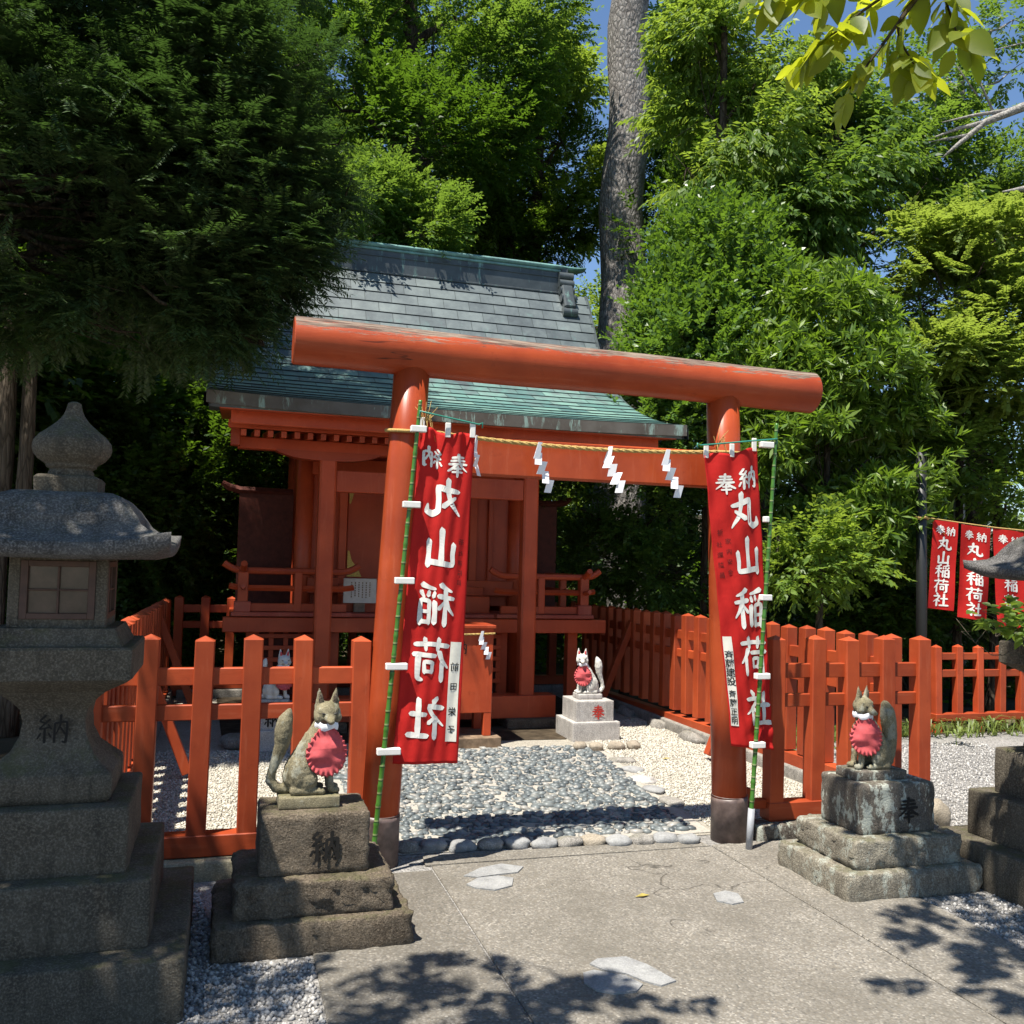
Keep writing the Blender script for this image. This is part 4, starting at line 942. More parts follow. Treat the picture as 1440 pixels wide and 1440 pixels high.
    mb.add(rings, [(j*m+k, j*m+(k+1) % m, (j+1)*m+(k+1) % m, (j+1)*m+k) for j in range(N-1) for k in range(m)]+[tuple(range(m))[::-1], tuple(range((N-1)*m, N*m))])
    ro = build(mb, 'roof', 'lantern_roof', r, smooth=True)
    mb = MB(); sq_loft(mb, cx, cy, densify([(.122, 1.99), (.122, 2.052), (.112, 2.062), (.10, 2.066)], 3), 8); build(mb, 'finial_base', 'lantern_stone', r)
    mb = MB(); mb.lathe(densify([(.088, 2.055), (.09, 2.08), (.082, 2.094), (.098, 2.104), (.10, 2.115), (.13, 2.135), (.15, 2.16), (.156, 2.185), (.152, 2.212), (.13, 2.24), (.095, 2.268), (.062, 2.298), (.042, 2.325), (.032, 2.35), (.026, 2.378), (.012, 2.385)], 2), (cx, cy), 34)
    build(mb, 'finial', 'lantern_stone', r, smooth=True)
    return r
lantern(-2.68, -1.11, 'tall carved stone lantern with onion finial, in shade on the left')
lantern(2.615, -1.30, 'stone lantern cut off by the right edge, its upturned roof tip before the banners', round_shaft=True)

# ------------------------------------------------------------------ shrine
S = tag(empty('shrine_building', (.1, 4.2, 0)), 'red shrine hall with a curved green copper roof behind the torii', 'shrine')
SP = 'shrine_paint'; XC = .1
def sb(name, c, size, mat=SP, bev=.006, par=None): return build(MB().box(c, size, bev), name, mat, par or S)
for x in (-1.13, 1.17):
    build(MB().stone_box((x, 4.2, .045), (.62 if x < 0 else .66, .42, .11), .02, .012), 'foundation_stone', 'tuff', S, smooth=True, merge=1e-4)
sb('sill_beam', (.04, 4.2, .215), (2.72, .24, .235))
for x in (-1.085, 1.085):
    mb = MB(); h = .083; b = .018; ring = [(-h+b, -h), (h-b, -h), (h, -h+b), (h, h-b), (h-b, h), (-h+b, h), (-h, h-b), (-h, -h+b)]
    vs = [(x+u, 4.2+v, z) for z in (.33, 2.72) for u, v in ring]
    mb.add(vs, [tuple(range(8))[::-1], tuple(range(8, 16))]+[(k, (k+1) % 8, 8+(k+1) % 8, 8+k) for k in range(8)]); build(mb, 'column', SP, S)
    # boat shaped bracket arm on the column head
    mb = MB(); pr = []
    for u in np.linspace(-1, 1, 25): pr.append((x+u*.52, 2.72+.075*abs(u)**3))
    vs = []
    for y in (4.12, 4.28): vs += [(px, y, pz) for px, pz in pr]+[(x+.52, y, 2.81), (x-.52, y, 2.81)]
    k = len(pr)+2; mb.add(vs, [tuple(range(k)), tuple(range(k, 2*k))[::-1]]+[(i, k+i, k+(i+1) % k, (i+1) % k) for i in range(k)]); build(mb, 'bracket', SP, S)
sb('front_beam', (XC, 4.2, 2.858), (4.15, .15, .115)); sb('tie_beam', (0.0, 4.2, 2.52), (2.0, .12, .22))
# under eaves: boards and rafters
for sx, x0 in ((0, 0),):
    for i in range(34):
        x = -1.93+i*.1235
        build(MB().beam((x, 3.66, 2.90), (x, 5.3, 3.07), .05, .062, .003), 'rafter', SP, S)
sb('eave_board', (XC, 3.48, 3.015), (4.30, .05, .125)); build(MB().beam((-2.07, 3.66, 2.975), (2.24, 3.66, 2.975), .06, .075, .004), 'eave_strip', SP, S)
build(MB().beam((XC, 3.24, 3.062), (XC, 5.6, 3.29), 4.5, .025, .003), 'soffit', SP, S)
sb('gable_end_block', (-2.0, 3.95, 2.93), (.09, .12, .26)); sb('gable_end_block', (2.17, 3.95, 2.93), (.09, .12, .26))
# body
for x in (-1.2, 1.36):
    build(MB().tube([(x, 5.55, .1), (x, 5.55, 3.2)], .10, 20), 'round_column', SP, S, smooth=True); build(MB().tube([(x, 7.2, .1), (x, 7.2, 3.2)], .10, 20), 'round_column', SP, S, smooth=True)
sb('front_wall', (XC-.02, 5.60, 2.2), (2.4, .06, 2.0)); sb('side_wall', (-1.2, 6.4, 2.1), (.06, 1.5, 2.1)); sb('side_wall', (1.36, 6.4, 2.1), (.06, 1.5, 2.1)); sb('back_wall', (XC-.02, 7.2, 2.1), (2.4, .06, 2.1))
sb('head_beam', (XC-.02, 5.53, 2.79), (2.45, .10, .20)); sb('floor_beam', (XC-.02, 5.50, 1.42), (2.45, .12, .18)); sb('ceiling_board', (XC, 6.4, 3.2), (2.6, 1.8, .05))
for x in (-.76, .80):
    sb('door_jamb', (x, 5.52, 2.1), (.09, .10, 1.2)); sb('wall_batten', (x+(.23 if x > 0 else -.2), 5.545, 2.1), (.06, .05, 1.2))
for k, (x0, x1) in enumerate(((-.705, .015), (.03, .745))):
    d = sb('door', ((x0+x1)/2, 5.545, 2.1), (x1-x0, .04, 1.18))
    for sx in (0, 1):
        for sz in (0, 1):
            X = x0+.012 if sx == 0 else x1-.012; z = 1.525 if sz == 0 else 2.675; ex = 1 if sx == 0 else -1; ez = 1 if sz == 0 else -1
            a, b_ = .17, .30
            pts = [(X, z), (X+ex*a, z), (X+ex*a*.72, z+ez*b_*.32), (X+ex*a*.3, z+ez*b_*.62), (X+ex*.02, z+ez*b_), (X, z+ez*b_)]
            mb = MB(); kk = len(pts); mb.add([(p, 5.521, q) for p, q in pts]+[(p, 5.527, q) for p, q in pts], [tuple(range(kk)), tuple(range(kk, 2*kk))[::-1]]+[(i, kk+i, kk+(i+1) % kk, (i+1) % kk) for i in range(kk)])
            build(mb, 'gold_corner', 'gold', d)
# side screens at the ends of the veranda
for sx, x0, x1 in ((-1, -1.92, -1.29), (1, 1.45, 2.06)):
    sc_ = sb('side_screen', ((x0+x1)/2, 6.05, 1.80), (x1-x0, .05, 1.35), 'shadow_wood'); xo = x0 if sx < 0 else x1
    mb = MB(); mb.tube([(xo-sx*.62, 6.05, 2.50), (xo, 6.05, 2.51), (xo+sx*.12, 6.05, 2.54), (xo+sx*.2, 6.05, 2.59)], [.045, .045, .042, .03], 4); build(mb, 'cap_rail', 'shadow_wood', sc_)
# veranda
sb('veranda_beam', (.075, 4.72, 1.025), (4.25, .14, .155)); sb('veranda_floor', (.075, 5.15, 1.125), (3.95, .86, .04), 'faded_paint')
for x in (-1.92, 2.04): sb('veranda_side_beam', (x, 5.9, 1.025), (.12, 2.2, .15)); sb('veranda_side_floor', (x*.84+.02, 6.25, 1.125), (.62, 1.3, .04), 'faded_paint')
sb('inner_step', (.05, 5.22, 1.24), (1.7, .40, .19)); sb('inner_step', (.05, 5.38, 1.385), (1.7, .12, .10))
for x in (-1.75, -.9, 1.0, 1.85): sb('floor_post', (x, 4.86, .50), (.12, .12, .9))
for sx, x0, x1 in ((-1, -1.70, -.95), (1, .40, .95)):
    lt = MB()
    for i in range(6): lt.box((x0+(x1-x0)*i/5, 4.80, .66), (.05, .03, .60), .003)
    for i in range(5): lt.box(((x0+x1)/2, 4.782, .40+.125*i), (abs(x1-x0)+.05, .028, .045), .003)
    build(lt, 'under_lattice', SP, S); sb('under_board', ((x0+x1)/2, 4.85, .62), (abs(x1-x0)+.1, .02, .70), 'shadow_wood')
# railings
for sx, xo, xi in ((-1, -1.86, -.84), (1, 1.93, .985)):
    rl = build(MB().box(((xo+xi)/2, 4.70, 1.205), (abs(xo-xi)+.10, .07, .085), .005), 'railing', SP, S)
    for z, rr, ex, lf in ((1.585, .036, .20, .075), (1.405, .030, .14, .02)):
        a = xi-sx*(-ex) if False else xi+(-sx)*ex*.9; b = xo+sx*ex
        xsr = np.linspace(min(a, b), max(a, b), 26); mid = (a+b)/2; hf = abs(a-b)/2
        pts = [(x, 4.70, z+lf*max(0, (abs(x-mid)/hf-.72)/.28)**2) for x in xsr]
        build(MB().tube(pts, [rr]*len(pts), 8 if z > 1.5 else 4), 'handrail' if z > 1.5 else 'middle_rail', SP, rl)
        yb = np.linspace(4.50, 6.6, 20); pts = [(xo, y, z+lf*max(0, (4.72-y)/.22)**2*(y < 4.72)) for y in yb]
        build(MB().tube(pts, [rr*.95]*len(pts), 8 if z > 1.5 else 4), 'handrail' if z > 1.5 else 'middle_rail', SP, rl)
    for x, y in ((xo, 4.70), ((xo*.45+xi*.55), 4.70), (xo, 5.4), (xo, 6.1)):
        big = (x == xo and y == 4.70)
        build(MB().box((x, y, 1.37), (.105 if big else .08, .105 if big else .08, .42), .008), 'railing_post', SP, rl)
    build(MB().box((xo, 4.70, 1.21), (.17, .14, .11), .008), 'post_shoe', 'faded_paint', rl)
    sb('floor_edge_board', ((xo+xi)/2, 4.70, 1.135), (abs(xo-xi)+.22, .16, .045), 'faded_paint')
# roof
PR = [(3.20, 3.165), (3.55, 3.225), (3.9, 3.315), (4.25, 3.43), (4.6, 3.575), (4.9, 3.73), (5.2, 3.95), (5.48, 4.24), (5.72, 4.58), (5.92, 4.92), (6.08, 5.20), (6.16, 5.32)]
PR = np.array(PR)
seg = np.r_[0, np.cumsum(np.linalg.norm(np.diff(PR, axis=0), axis=1))]
def rp(s): return np.array([np.interp(s, seg, PR[:, 0]), np.interp(s, seg, PR[:, 1])])
RX0, RX1 = -2.26, 2.44
def lift(x, s): return .035*max(0, abs((x-XC)/2.35)-.35)**2*max(0, 1-s/2.5)*2
roof = MB(); rows = 23; stp = seg[-1]/rows; nx = 30
for k in range(rows):
    s0, s1 = k*stp, (k+1)*stp; a, b = rp(s0), rp(s1); d = (b-a)/np.linalg.norm(b-a); nrm = np.array([-d[1], d[0]])
    for i in range(nx):
        xa, xb = RX0+(RX1-RX0)*i/nx, RX0+(RX1-RX0)*(i+1)/nx
        q = []; uv_ = []
        for x, p, h, s in ((xa, a, .0, s0), (xb, a, .0, s0), (xb, a, .013, s0+.002), (xa, a, .013, s0+.002), (xb, b, .002, s1), (xa, b, .002, s1)):
            P_ = p+nrm*h; q.append((x, P_[0], P_[1]+lift(x, s))); uv_.append((x+5, (k+.01 if s < s1 else k+.99)*.16))
        roof.add(q, [(0, 1, 2, 3), (3, 2, 4, 5)], uv_)
RO = build(roof, 'roof', 'copper_tiles', S, recalc=False)
# body of the roof below the tiles, back slope, gable ends
bd = MB(); under = [(p[0], p[1]-.02) for p in PR]; back = [(6.5, 5.32), (6.7, 4.9), (7.0, 4.4), (7.4, 3.95), (7.9, 3.6), (8.3, 3.4)]
bott = [(8.3, 3.28), (7.2, 3.5), (6.2, 4.6), (5.5, 3.7), (4.6, 3.28), (3.9, 3.12), (3.24, 3.06)]
outl = [(y, z) for y, z in under]+back+bott; k = len(outl)
vs = [(RX0+.015, y, z) for y, z in outl]+[(RX1-.015, y, z) for y, z in outl]
bd.add(vs, [(i, (i+1) % k, k+(i+1) % k, k+i) for i in range(k)])
cap0 = []
for off, sg in ((0, 1), (k, -1)):
    m_ = len(under)
    # the end caps are built as strips between upper and lower outline
    up = list(range(len(under)+len(back))); lo_ = list(range(k-1, len(under)+len(back)-1, -1))
    for i in range(len(up)-1):
        j0 = min(len(lo_)-1, round(i*(len(lo_)-1)/(len(up)-1))); j1 = min(len(lo_)-1, round((i+1)*(len(lo_)-1)/(len(up)-1)))
        f_ = [off+up[i], off+up[i+1], off+lo_[j1]]+([off+lo_[j0]] if j0 != j1 else [])
        bd.f.append(tuple(f_))
build(bd, 'roof_underlay', 'copper', RO)
fa = MB(); fx = np.linspace(RX0-.005, RX1+.005, 40)
for q0, q1 in zip(fx, fx[1:]):
    l0, l1 = lift(q0, 0), lift(q1, 0)
    fa.add([(q0, 3.195, 3.06+l0), (q1, 3.195, 3.06+l1), (q1, 3.195, 3.172+l1), (q0, 3.195, 3.172+l0), (q0, 3.25, 3.06+l0), (q1, 3.25, 3.06+l1)], [(0, 1, 2, 3), (0, 4, 5, 1)])
build(fa, 'eave_fascia', 'copper_fascia', RO, recalc=False)
for x in (RX0, RX1):                         # bargeboards and their copper edge
    bb = MB(); ns = 24
    for i in range(ns):
        a, b = rp(seg[-1]*i/ns), rp(seg[-1]*(i+1)/ns); d = .13
        vs = [(x+sx*.025, p[0], p[1]+o) for p in (a, b) for sx in (-1, 1) for o in (.006-d*.9, .012)]
        bb.add(vs, [(0, 1, 5, 4), (2, 6, 7, 3), (1, 3, 7, 5), (0, 4, 6, 2)])
    build(bb, 'verge_edge', 'copper', RO, recalc=False)
# ridge
RG0, RG1, RY = -1.95, 2.07, 6.34
rd = sb('ridge', ((RG0+RG1)/2, RY, 5.43), (RG1-RG0, .36, .46), 'copper', .004, RO)
for z, w_, h in ((5.245, .43, .03), (5.335, .395, .025), (5.635, .40, .03)): sb('ridge_moulding', ((RG0+RG1)/2, RY, z), (RG1-RG0+.04, w_, h), 'copper_patina' if z > 5.5 else 'copper', .006, rd)
sb('ridge_moulding', ((RG0+RG1)/2, RY, 5.55), (RG1-RG0+.02, .385, .02), 'copper', .004, rd)
xs_ = np.linspace(RG0-.42, RG1+.40, 50); mid = (RG0+RG1)/2; hf = (RG1-RG0)/2
cp = []
for x in xs_:
    e = max(0, abs(x-mid)-hf); tp = 1-.55*e/.4; cp.append((x, 5.685+.30*e*e+.02*e, tp))
mb = MB(); vs = []; n_ = 12
for x, z, tp in cp:
    for k in range(n_):
        a = 2*math.pi*k/n_; vs.append((x, RY+.23*tp*math.cos(a), z+(.050*tp)*math.sin(a)))
mb.add(vs, [(j*n_+k, j*n_+(k+1) % n_, (j+1)*n_+(k+1) % n_, (j+1)*n_+k) for j in range(len(cp)-1) for k in range(n_)]+[tuple(range(n_)), tuple(range((len(cp)-1)*n_, len(cp)*n_))[::-1]])
build(mb, 'ridge_cap', 'copper_patina', rd, smooth=True)
for s, x in ((1, RG1+.07), (-1, RG0-.07)):     # scrolled end ornament
    og = build(MB().box((x-s*.02, RY-.0, 5.46), (.12, .40, .44), .01), 'ridge_end_ornament', 'copper', rd)
    for k, (y, z, rr) in enumerate(((RY-.20, 5.56, .055), (RY-.225, 5.455, .055), (RY-.25, 5.35, .055), (RY-.30, 5.235, .06), (RY-.385, 5.03, .062))):
        mb = MB(); mb.tube([(x-.10, y, z), (x+.10, y, z)], rr, 18); mb.tube([(x+s*.10, y, z), (x+s*.104, y, z)], rr*.6, 14); build(mb, 'scroll', 'copper', og)
    build(MB().beam((x, RY-.20, 5.40), (x, RY-.36, 5.06), .18, .16, .02, (1, 0, 0)), 'scroll_body', 'copper', og)

# offering box, its base and streamer
b = tag(empty('offering_box', (.08, 3.32, .1)), 'red wooden offering box on a timber base before the shrine', 'offering box')
build(MB().box((.08, 3.36, .72), (.68, .44, .80), .006), 'body', 'shrine_paint', b); build(MB().box((.08, 3.36, 1.128), (.72, .48, .03), .005), 'lid', 'shrine_paint', b)
for sx in (-1, 1):
    for sy in (-1, 1): build(MB().beam((.08+sx*.30, 3.36+sy*.18, .33), (.08+sx*.30, 3.36+sy*.18, .104), .075, .075, .004, (0, 1, 0)), 'leg', 'shrine_paint', b)
tag(build(MB().box((.08, 3.34, .052), (.84, .56, .104), .008), 'timber_base', 'weathered_wood'), 'weathered timber base under the red offering box', 'timber base')
mb = MB()
for ph in (0, 2.1, 4.2): mb.tube([(x, 3.125+.005*math.cos(i*.9+ph), 1.068-.012*math.cos((x-.08)*4)+.005*math.sin(i*.9+ph)) for i, x in enumerate(np.linspace(-.27, .43, 40))], .0055, 5)
tag(build(mb, 'straw_rope', 'straw', smooth=True), 'short straw rope across the front of the red offering box', 'rope')
streamer(.295, 3.105, 1.055, .2, 1.05, .2, 4, 'small zigzag paper streamer on the red offering box')
build(face_char('納', .10, 3.1385, .93, .12, 1), 'lettering', 'ink', b, recalc=False)

# notice board at the veranda
g = tag(empty('notice_board', (-.62, 4.9, 1.15)), 'small pale wooden notice board on the shrine veranda behind the left torii post', 'notice board')
bo = build(MB().box((-.62, 4.90, 1.385), (.36, .025, .27), .004), 'board', 'sign_wood', g); build(MB().box((-.62, 4.93, 1.20), (.12, .06, .10), .004), 'foot', 'weathered_wood', g)
mb = MB(); rg = random.Random(3)
for i in range(6):
    z = 1.48
    while z > 1.32:
        h = rg.uniform(.012, .022); mb.add([(-.52-.04*i, 4.886, z), (-.52-.04*i+.013, 4.886, z), (-.52-.04*i+.013, 4.886, z-h), (-.52-.04*i, 4.886, z-h)], [(3, 2, 1, 0)]); z -= h+.008
build(mb, 'faint_writing', 'weathered_wood', bo, recalc=False)

# ------------------------------------------------------------------ far banners on the right
bp = at(1296, 728, 10.5); r = build(MB().tube([(5.47, 3.33, -.05), (5.44, 3.28, 1.4), (5.40, 3.25, 3.1)], [.062, .058, .055], 14), 'utility_post', 'black_post', smooth=True)
tag(r, 'thin black post in front of the trees beside the hanging banners', 'post')
mb = MB(); pts = [at(1286, 727, 10.48), at(1296, 728, 10.43), at(1310, 729, 10.5), at(1350, 735, 10.5), at(1400, 742, 10.5), at(1450, 747, 10.5), at(1520, 752, 10.5)]
mb.tube(pts, .008, 6); mb.tube([np.array([5.415, 3.262, 2.36])+np.array([.068*math.cos(a), .068*math.sin(a), .01*math.sin(3*a)]) for a in np.linspace(0, 12.4, 40)], .012, 6)
tag(build(mb, 'cord', 'straw', smooth=True), 'cord from the black post that the small banners hang from', 'cord')
def small_banner(px0, py0, px1, py1, pxb, pyb, label, k, extra=0):
    a = at(px0, py0, 10.49); b = at(px1, py1, 10.49); c = at(pxb, pyb, 10.49); down = c-a; H = np.linalg.norm(down); W = np.linalg.norm(b-a)
    nn = np.cross(b-a, down); nn /= np.linalg.norm(nn); nn = -nn if nn[1] > 0 else nn
    r = tag(empty('hanging_banner', tuple(a)), label, 'banner', 'small red banners hung from a cord')
    def Sf(u, v, off=0): return a+(b-a)*u+down*v+nn*((.012+.010*(k % 3))*math.sin(u*(5+k*.6)+k+v*3)*(.3+v)+.006*math.sin(v*9+k)+off)
    mb = MB(); mb.grid(lambda u, v: Sf(u, v, .001), 12, 30); mb.grid(lambda u, v: Sf(u, v, -.001), 12, 30); cl = build(mb, 'cloth', 'banner_cloth', r, smooth=True)
    mb = MB()
    for ch, uc, vc, wd, ht in [('奉', .30, .10, .105, .10), ('納', .70, .11, .105, .10), ('丸', .50, .25, .17, .15), ('山', .50, .415, .16, .15), ('稲', .5, .565, .17, .155), ('荷', .48, .73, .17, .155), ('社', .48, .89, .17, .155)]:
        brush(mb, ch, lambda px, py, i: Sf(uc+(px-50)/100*wd/W, vc-(py-50)/100*ht/H, .004+i*.0003), 1.4)
    build(mb, 'lettering', 'letter_white', cl, recalc=False)
small_banner(1312, 731, 1348, 735, 1304, 855, 'small red banner nearest the black post', 0)
small_banner(1351, 737, 1392, 743, 1349, 868, 'second small red banner from the black post', 2)
small_banner(1397, 743, 1440, 748, 1402, 880, 'third small red banner, partly behind the lantern roof tip', 4)
small_banner(1446, 748, 1486, 752, 1446, 885, 'fourth small red banner, cut off by the right edge of the photo', 5)

# ------------------------------------------------------------------ vegetation
def unit(a): return a/(np.linalg.norm(a, axis=-1, keepdims=True)+1e-9)
KIND = {      # twig length, leaves per twig, leaf length, leaf width, spread, droop, flat, six-point leaf
 'broad':   (.38, 14, .105, .048, .9, .25, .5, False),
 'drooping': (.42, 14, .120, .040, .7, .75, .4, False),
 'fine':    (.28, 18, .060, .028, .9, .10, .5, False),
 'camellia': (.26, 14, .066, .036, .8, -.15, .3, False),
 'rhodo':   (.20, 12, .145, .034, 1.3, .15, .2, False),
 'maple':   (.36, 22, .062, .046, 1.0, .25, .9, False),
 'conifer': (.26, 30, .058, .0125, 1.1, .12, .8, False),
 'big':     (.24, 8, .115, .072, 1.0, .40, .5, True),
 'bigtip':  (.10, 4, .105, .062, .9, .35, .5, True),
 'dense':   (.45, 16, .12, .060, 1.0, .25, .4, False),
}
def leaf_cloud(O, T, kind, rg, size=1.0):
    tl, k, L0, W0, spread, droop, flat, six = KIND[kind]
    M_ = len(O); tl = tl*size*(.7+.6*rg.random((M_, 1, 1)))
    up = np.array([0, 0, 1.0]); T = unit(T); S_ = np.cross(T, up); S_ = unit(S_+1e-3*rg.standard_normal(S_.shape)); N_ = np.cross(S_, T)
    if kind == 'rhodo': a = .55+.45*rg.random((M_, k, 1))
    else: a = (np.arange(k)[None, :, None]+rg.random((M_, k, 1)))/k
    sg = np.where(np.arange(k) % 2 == 0, 1.0, -1.0)[None, :, None]
    bend = -droop*.35*a*a*tl
    P = O[:, None]+T[:, None]*a*tl+up*bend
    if kind == 'rhodo':
        ph = rg.random((M_, k, 1))*6.283; D = T[:, None]*.55+(S_[:, None]*np.cos(ph)+N_[:, None]*np.sin(ph))*.8
    else:
        D = T[:, None]*(.75-.35*spread*.5)+S_[:, None]*sg*spread*.75+N_[:, None]*(rg.standard_normal((M_, k, 1))*.35*(1-flat))
    D = unit(D+rg.standard_normal(D.shape)*.16*(1.2-flat)-up*droop*.8)
    nb = N_[:, None]*flat+rg.standard_normal(D.shape)*.45*(1.15-flat)+up*.35
    side = unit(np.cross(D, nb)); nr = np.cross(side, D)
    sc = size*(.65+.7*rg.random((M_, k, 1))); L = L0*sc; W = W0*sc
    P = P.reshape(-1, 3); D = D.reshape(-1, 3); side = side.reshape(-1, 3); nr = nr.reshape(-1, 3); L = L.reshape(-1, 1); W = W.reshape(-1, 1)
    if six:
        ts = (0, .1, .28, .5, .72, .88, 1.0); ws = (0, .27, .46, .48, .33, .15, 0); rows = []
        cur = (rg.random((len(P), 1))-.2)*.5
        for t, w_ in zip(ts, ws):
            c = P+D*L*t+nr*L*(-.22*t*t)*cur-up*L*.10*t*t
            rows += [c, c+side*W*w_+nr*W*w_*.22, c-side*W*w_+nr*W*w_*.22]
        V = np.stack(rows, 1); F = []
        for j in range(6):
            a0, b0_ = 3*j, 3*(j+1); F += [[a0, b0_, b0_+1, a0+1], [a0, a0+2, b0_+2, b0_]]
        F = np.array(F); n = len(P); F = (F[None]+(np.arange(n)*21)[:, None, None]).reshape(-1, 4); return V.reshape(-1, 3), F
    V = np.stack([P, P+D*L*.45+side*W*.5+nr*W*.12, P+D*L-nr*L*.06, P+D*L*.45-side*W*.5+nr*W*.12], 1)
    F = (np.arange(4)[None]+(np.arange(len(P))*4)[:, None]); return V.reshape(-1, 3), F
_ph = np.random.default_rng(99).random((6, 4))*6.283
def gapnoise(P, f=1.0, sd=0):
    r = 0
    for i in range(6):
        d = np.array([math.sin(i*2.3+sd), math.cos(i*1.7+sd*2), math.sin(i*3.1+1+sd)]); d /= np.linalg.norm(d)
        r = r+np.sin(P@d*f*(1.1+.55*i)+_ph[i, 0]+sd)/(1+.25*i)
    return r
def twigs(lobes, n, rg, inner=.5, gap=-.6, gf=2.0, droopT=.0, flatT=1.0, sd=0):
    lb = np.array(lobes, float); wt = (lb[:, 3]*lb[:, 4]+lb[:, 3]*lb[:, 5]+lb[:, 4]*lb[:, 5]); wt /= wt.sum()
    i = rg.choice(len(lb), n*2, p=wt); d = unit(rg.standard_normal((n*2, 3)))
    rr = inner+(1-inner)*rg.random((n*2, 1))**.6; rr = rr*(.92+.16*rg.random((n*2, 1)))
    C = lb[i, :3]; P = C+d*lb[i, 3:6]*rr
    ok = gapnoise(P, gf, sd) > gap; P, d = P[ok][:n], d[ok][:n]
    T = d*np.array([1, 1, flatT])+rg.standard_normal(d.shape)*.35+np.array([0, 0, .25-droopT]); return P, unit(T)
def limbs(mb, base, pts, r0, lobes, rg, taper=.55, br=.42, zmin=0):
    pts = [np.array(p, float) for p in pts]; rad = [r0*(1-(1-taper)*i/(len(pts)-1)) for i in range(len(pts))]
    # smooth, slightly wandering trunk
    P, Rr = [], []
    for i in range(len(pts)-1):
        for t in np.linspace(0, 1, 6, endpoint=False):
            p = pts[i]*(1-t)+pts[i+1]*t; P.append(p+np.array([.10*r0*math.sin(p[2]*2.1), .10*r0*math.cos(p[2]*1.7), 0])); Rr.append((rad[i]*(1-t)+rad[i+1]*t))
    P.append(pts[-1]); Rr.append(rad[-1]); Rr[0] *= 1.35; Rr[1] *= 1.12
    mb.tube(P, Rr, 16)
    for l in lobes:
        c = np.array(l[:3]); zt = min(max(c[2]-.6*(abs(c[0]-base[0])+abs(c[1]-base[1]))-.3, max(zmin, P[2][2])), P[-1][2]); j = int(np.argmin([abs(p[2]-zt) for p in P]))
        a = P[j]; ra = min(Rr[j]*.8, r0*br); L = np.linalg.norm(c-a)
        if L < .2: continue
        q = [a+(c-a)*t+np.array([0, 0, .12*L*math.sin(t*3.14)])+rg.standard_normal(3)*.03*L*(t > 0) for t in np.linspace(0, 1, 7)]
        mb.tube(q, [ra*(1-.8*t) for t in np.linspace(0, 1, 7)], 8)
        for _ in range(5):                      # finer branches inside the lobe
            d = unit(rg.standard_normal(3))*np.array(l[3:6])*.85; s = q[rg.integers(3, 7)]; e = c+d
            mb.tube([s, (s+e)/2+rg.standard_normal(3)*.06*L*.5, e], [ra*.26, ra*.16, ra*.05], 5)
def tree(name, label, cat, base, trunk, r0, lobes, kind, mat, barkm, ntw, seed, size=1.0, gap=-.6, gf=2.0, inner=.5, droopT=0., flatT=1., group=None, crown='crown', br=.42, zmin=0):
    rg = np.random.default_rng(seed)
    r = tag(empty(name, tuple(base)), label, cat, group)
    mb = MB(); limbs(mb, base, trunk, r0, lobes, rg, br=br, zmin=zmin); build(mb, 'trunk' if cat == 'tree' else 'stem', barkm, r, smooth=True, recalc=False)
    if ntw:
        O, Tt = twigs(lobes, ntw, rg, inner, gap, gf, droopT, flatT, seed); V, F = leaf_cloud(O, Tt, kind, rg, size)
        V = V[(np.arange(len(V)))]-np.array(base)
        link(crown, np_mesh(crown, V, F), mat, r)
    return r
def L(x, y, D, rx, ry=None, rz=None):          # a lobe seen at photo pixel (x, y), D metres deep
    p = at(x, y, D); return (p[0], p[1], p[2], rx, ry or rx, rz or rx)
def ground_under(l, dy=0): return (l[0], l[1]+dy, 0)

# big conifer that hangs over the left end of the shrine roof
lob = [L(60, 120, 7.6, 1.25, 1.2, 1.0), L(190, 90, 8.2, 1.25, 1.3, 1.0), L(290, 130, 8.4, 1.0, 1.1, .95), L(385, 255, 8.4, .58, .75, .70), L(250, 260, 8.2, 1.15, 1.2, .85), L(90, 290, 7.8, 1.0, 1.1, .8),
       L(340, 365, 8.2, .60, .8, .45), L(260, 390, 8.0, .85, 1.0, .42), L(130, 400, 7.9, .8, .9, .40), L(300, 440, 8.0, .42, .55, .35), L(385, 350, 8.0, .42, .55, .38), L(465, 190, 8.5, .24, .35, .16), L(470, 275, 8.4, .22, .3, .14), L(430, 360, 8.2, .22, .3, .13), L(385, 425, 8.1, .2, .3, .12), L(335, 478, 8.0, .17, .25, .12), L(440, 90, 8.6, .25, .35, .15), L(170, 478, 8.0, .3, .4, .14), L(60, 430, 8.0, .8, .8, .4), L(190, 450, 8.0, .7, .8, .35), L(-80, 200, 7.8, 1.3, 1.2, 1.4), L(120, -70, 8.4, 1.4, 1.3, 1.0), L(260, -50, 8.8, 1.1, 1.2, .8)]
tb = np.array([-5.3, 3.5, 0])
tree('conifer_tree', 'large dark needled evergreen hanging over the left end of the shrine roof', 'tree', tb, [tb, tb+[0, 0, 2], tb+[.05, 0, 4], tb+[.1, .1, 7.5]], .11, lob, 'conifer', 'leaf_conifer', 'bark_dark', 16500, 11, 1.1, gap=-.55, gf=2.6, inner=.55, droopT=.35, flatT=.55, zmin=4.2)
for i, (px, rr) in enumerate(((8, .085), (38, .07))):
    p = at(px, 640, 8.9); b0 = np.array([p[0]-.05, p[1], 0])
    tree('tree_trunk', ['thicker bare leaning trunk behind the left stone lantern, at the photo edge', 'thinner bare trunk behind the left stone lantern finial'][i], 'tree', b0, [b0, np.array([p[0], p[1], p[2]]), at(px+6, 420, 9.0), at(px+11, 250, 9.2)], rr*1.15, [], 'fine', 'leaf_dark', 'bark_trunk', 0, 40+i)

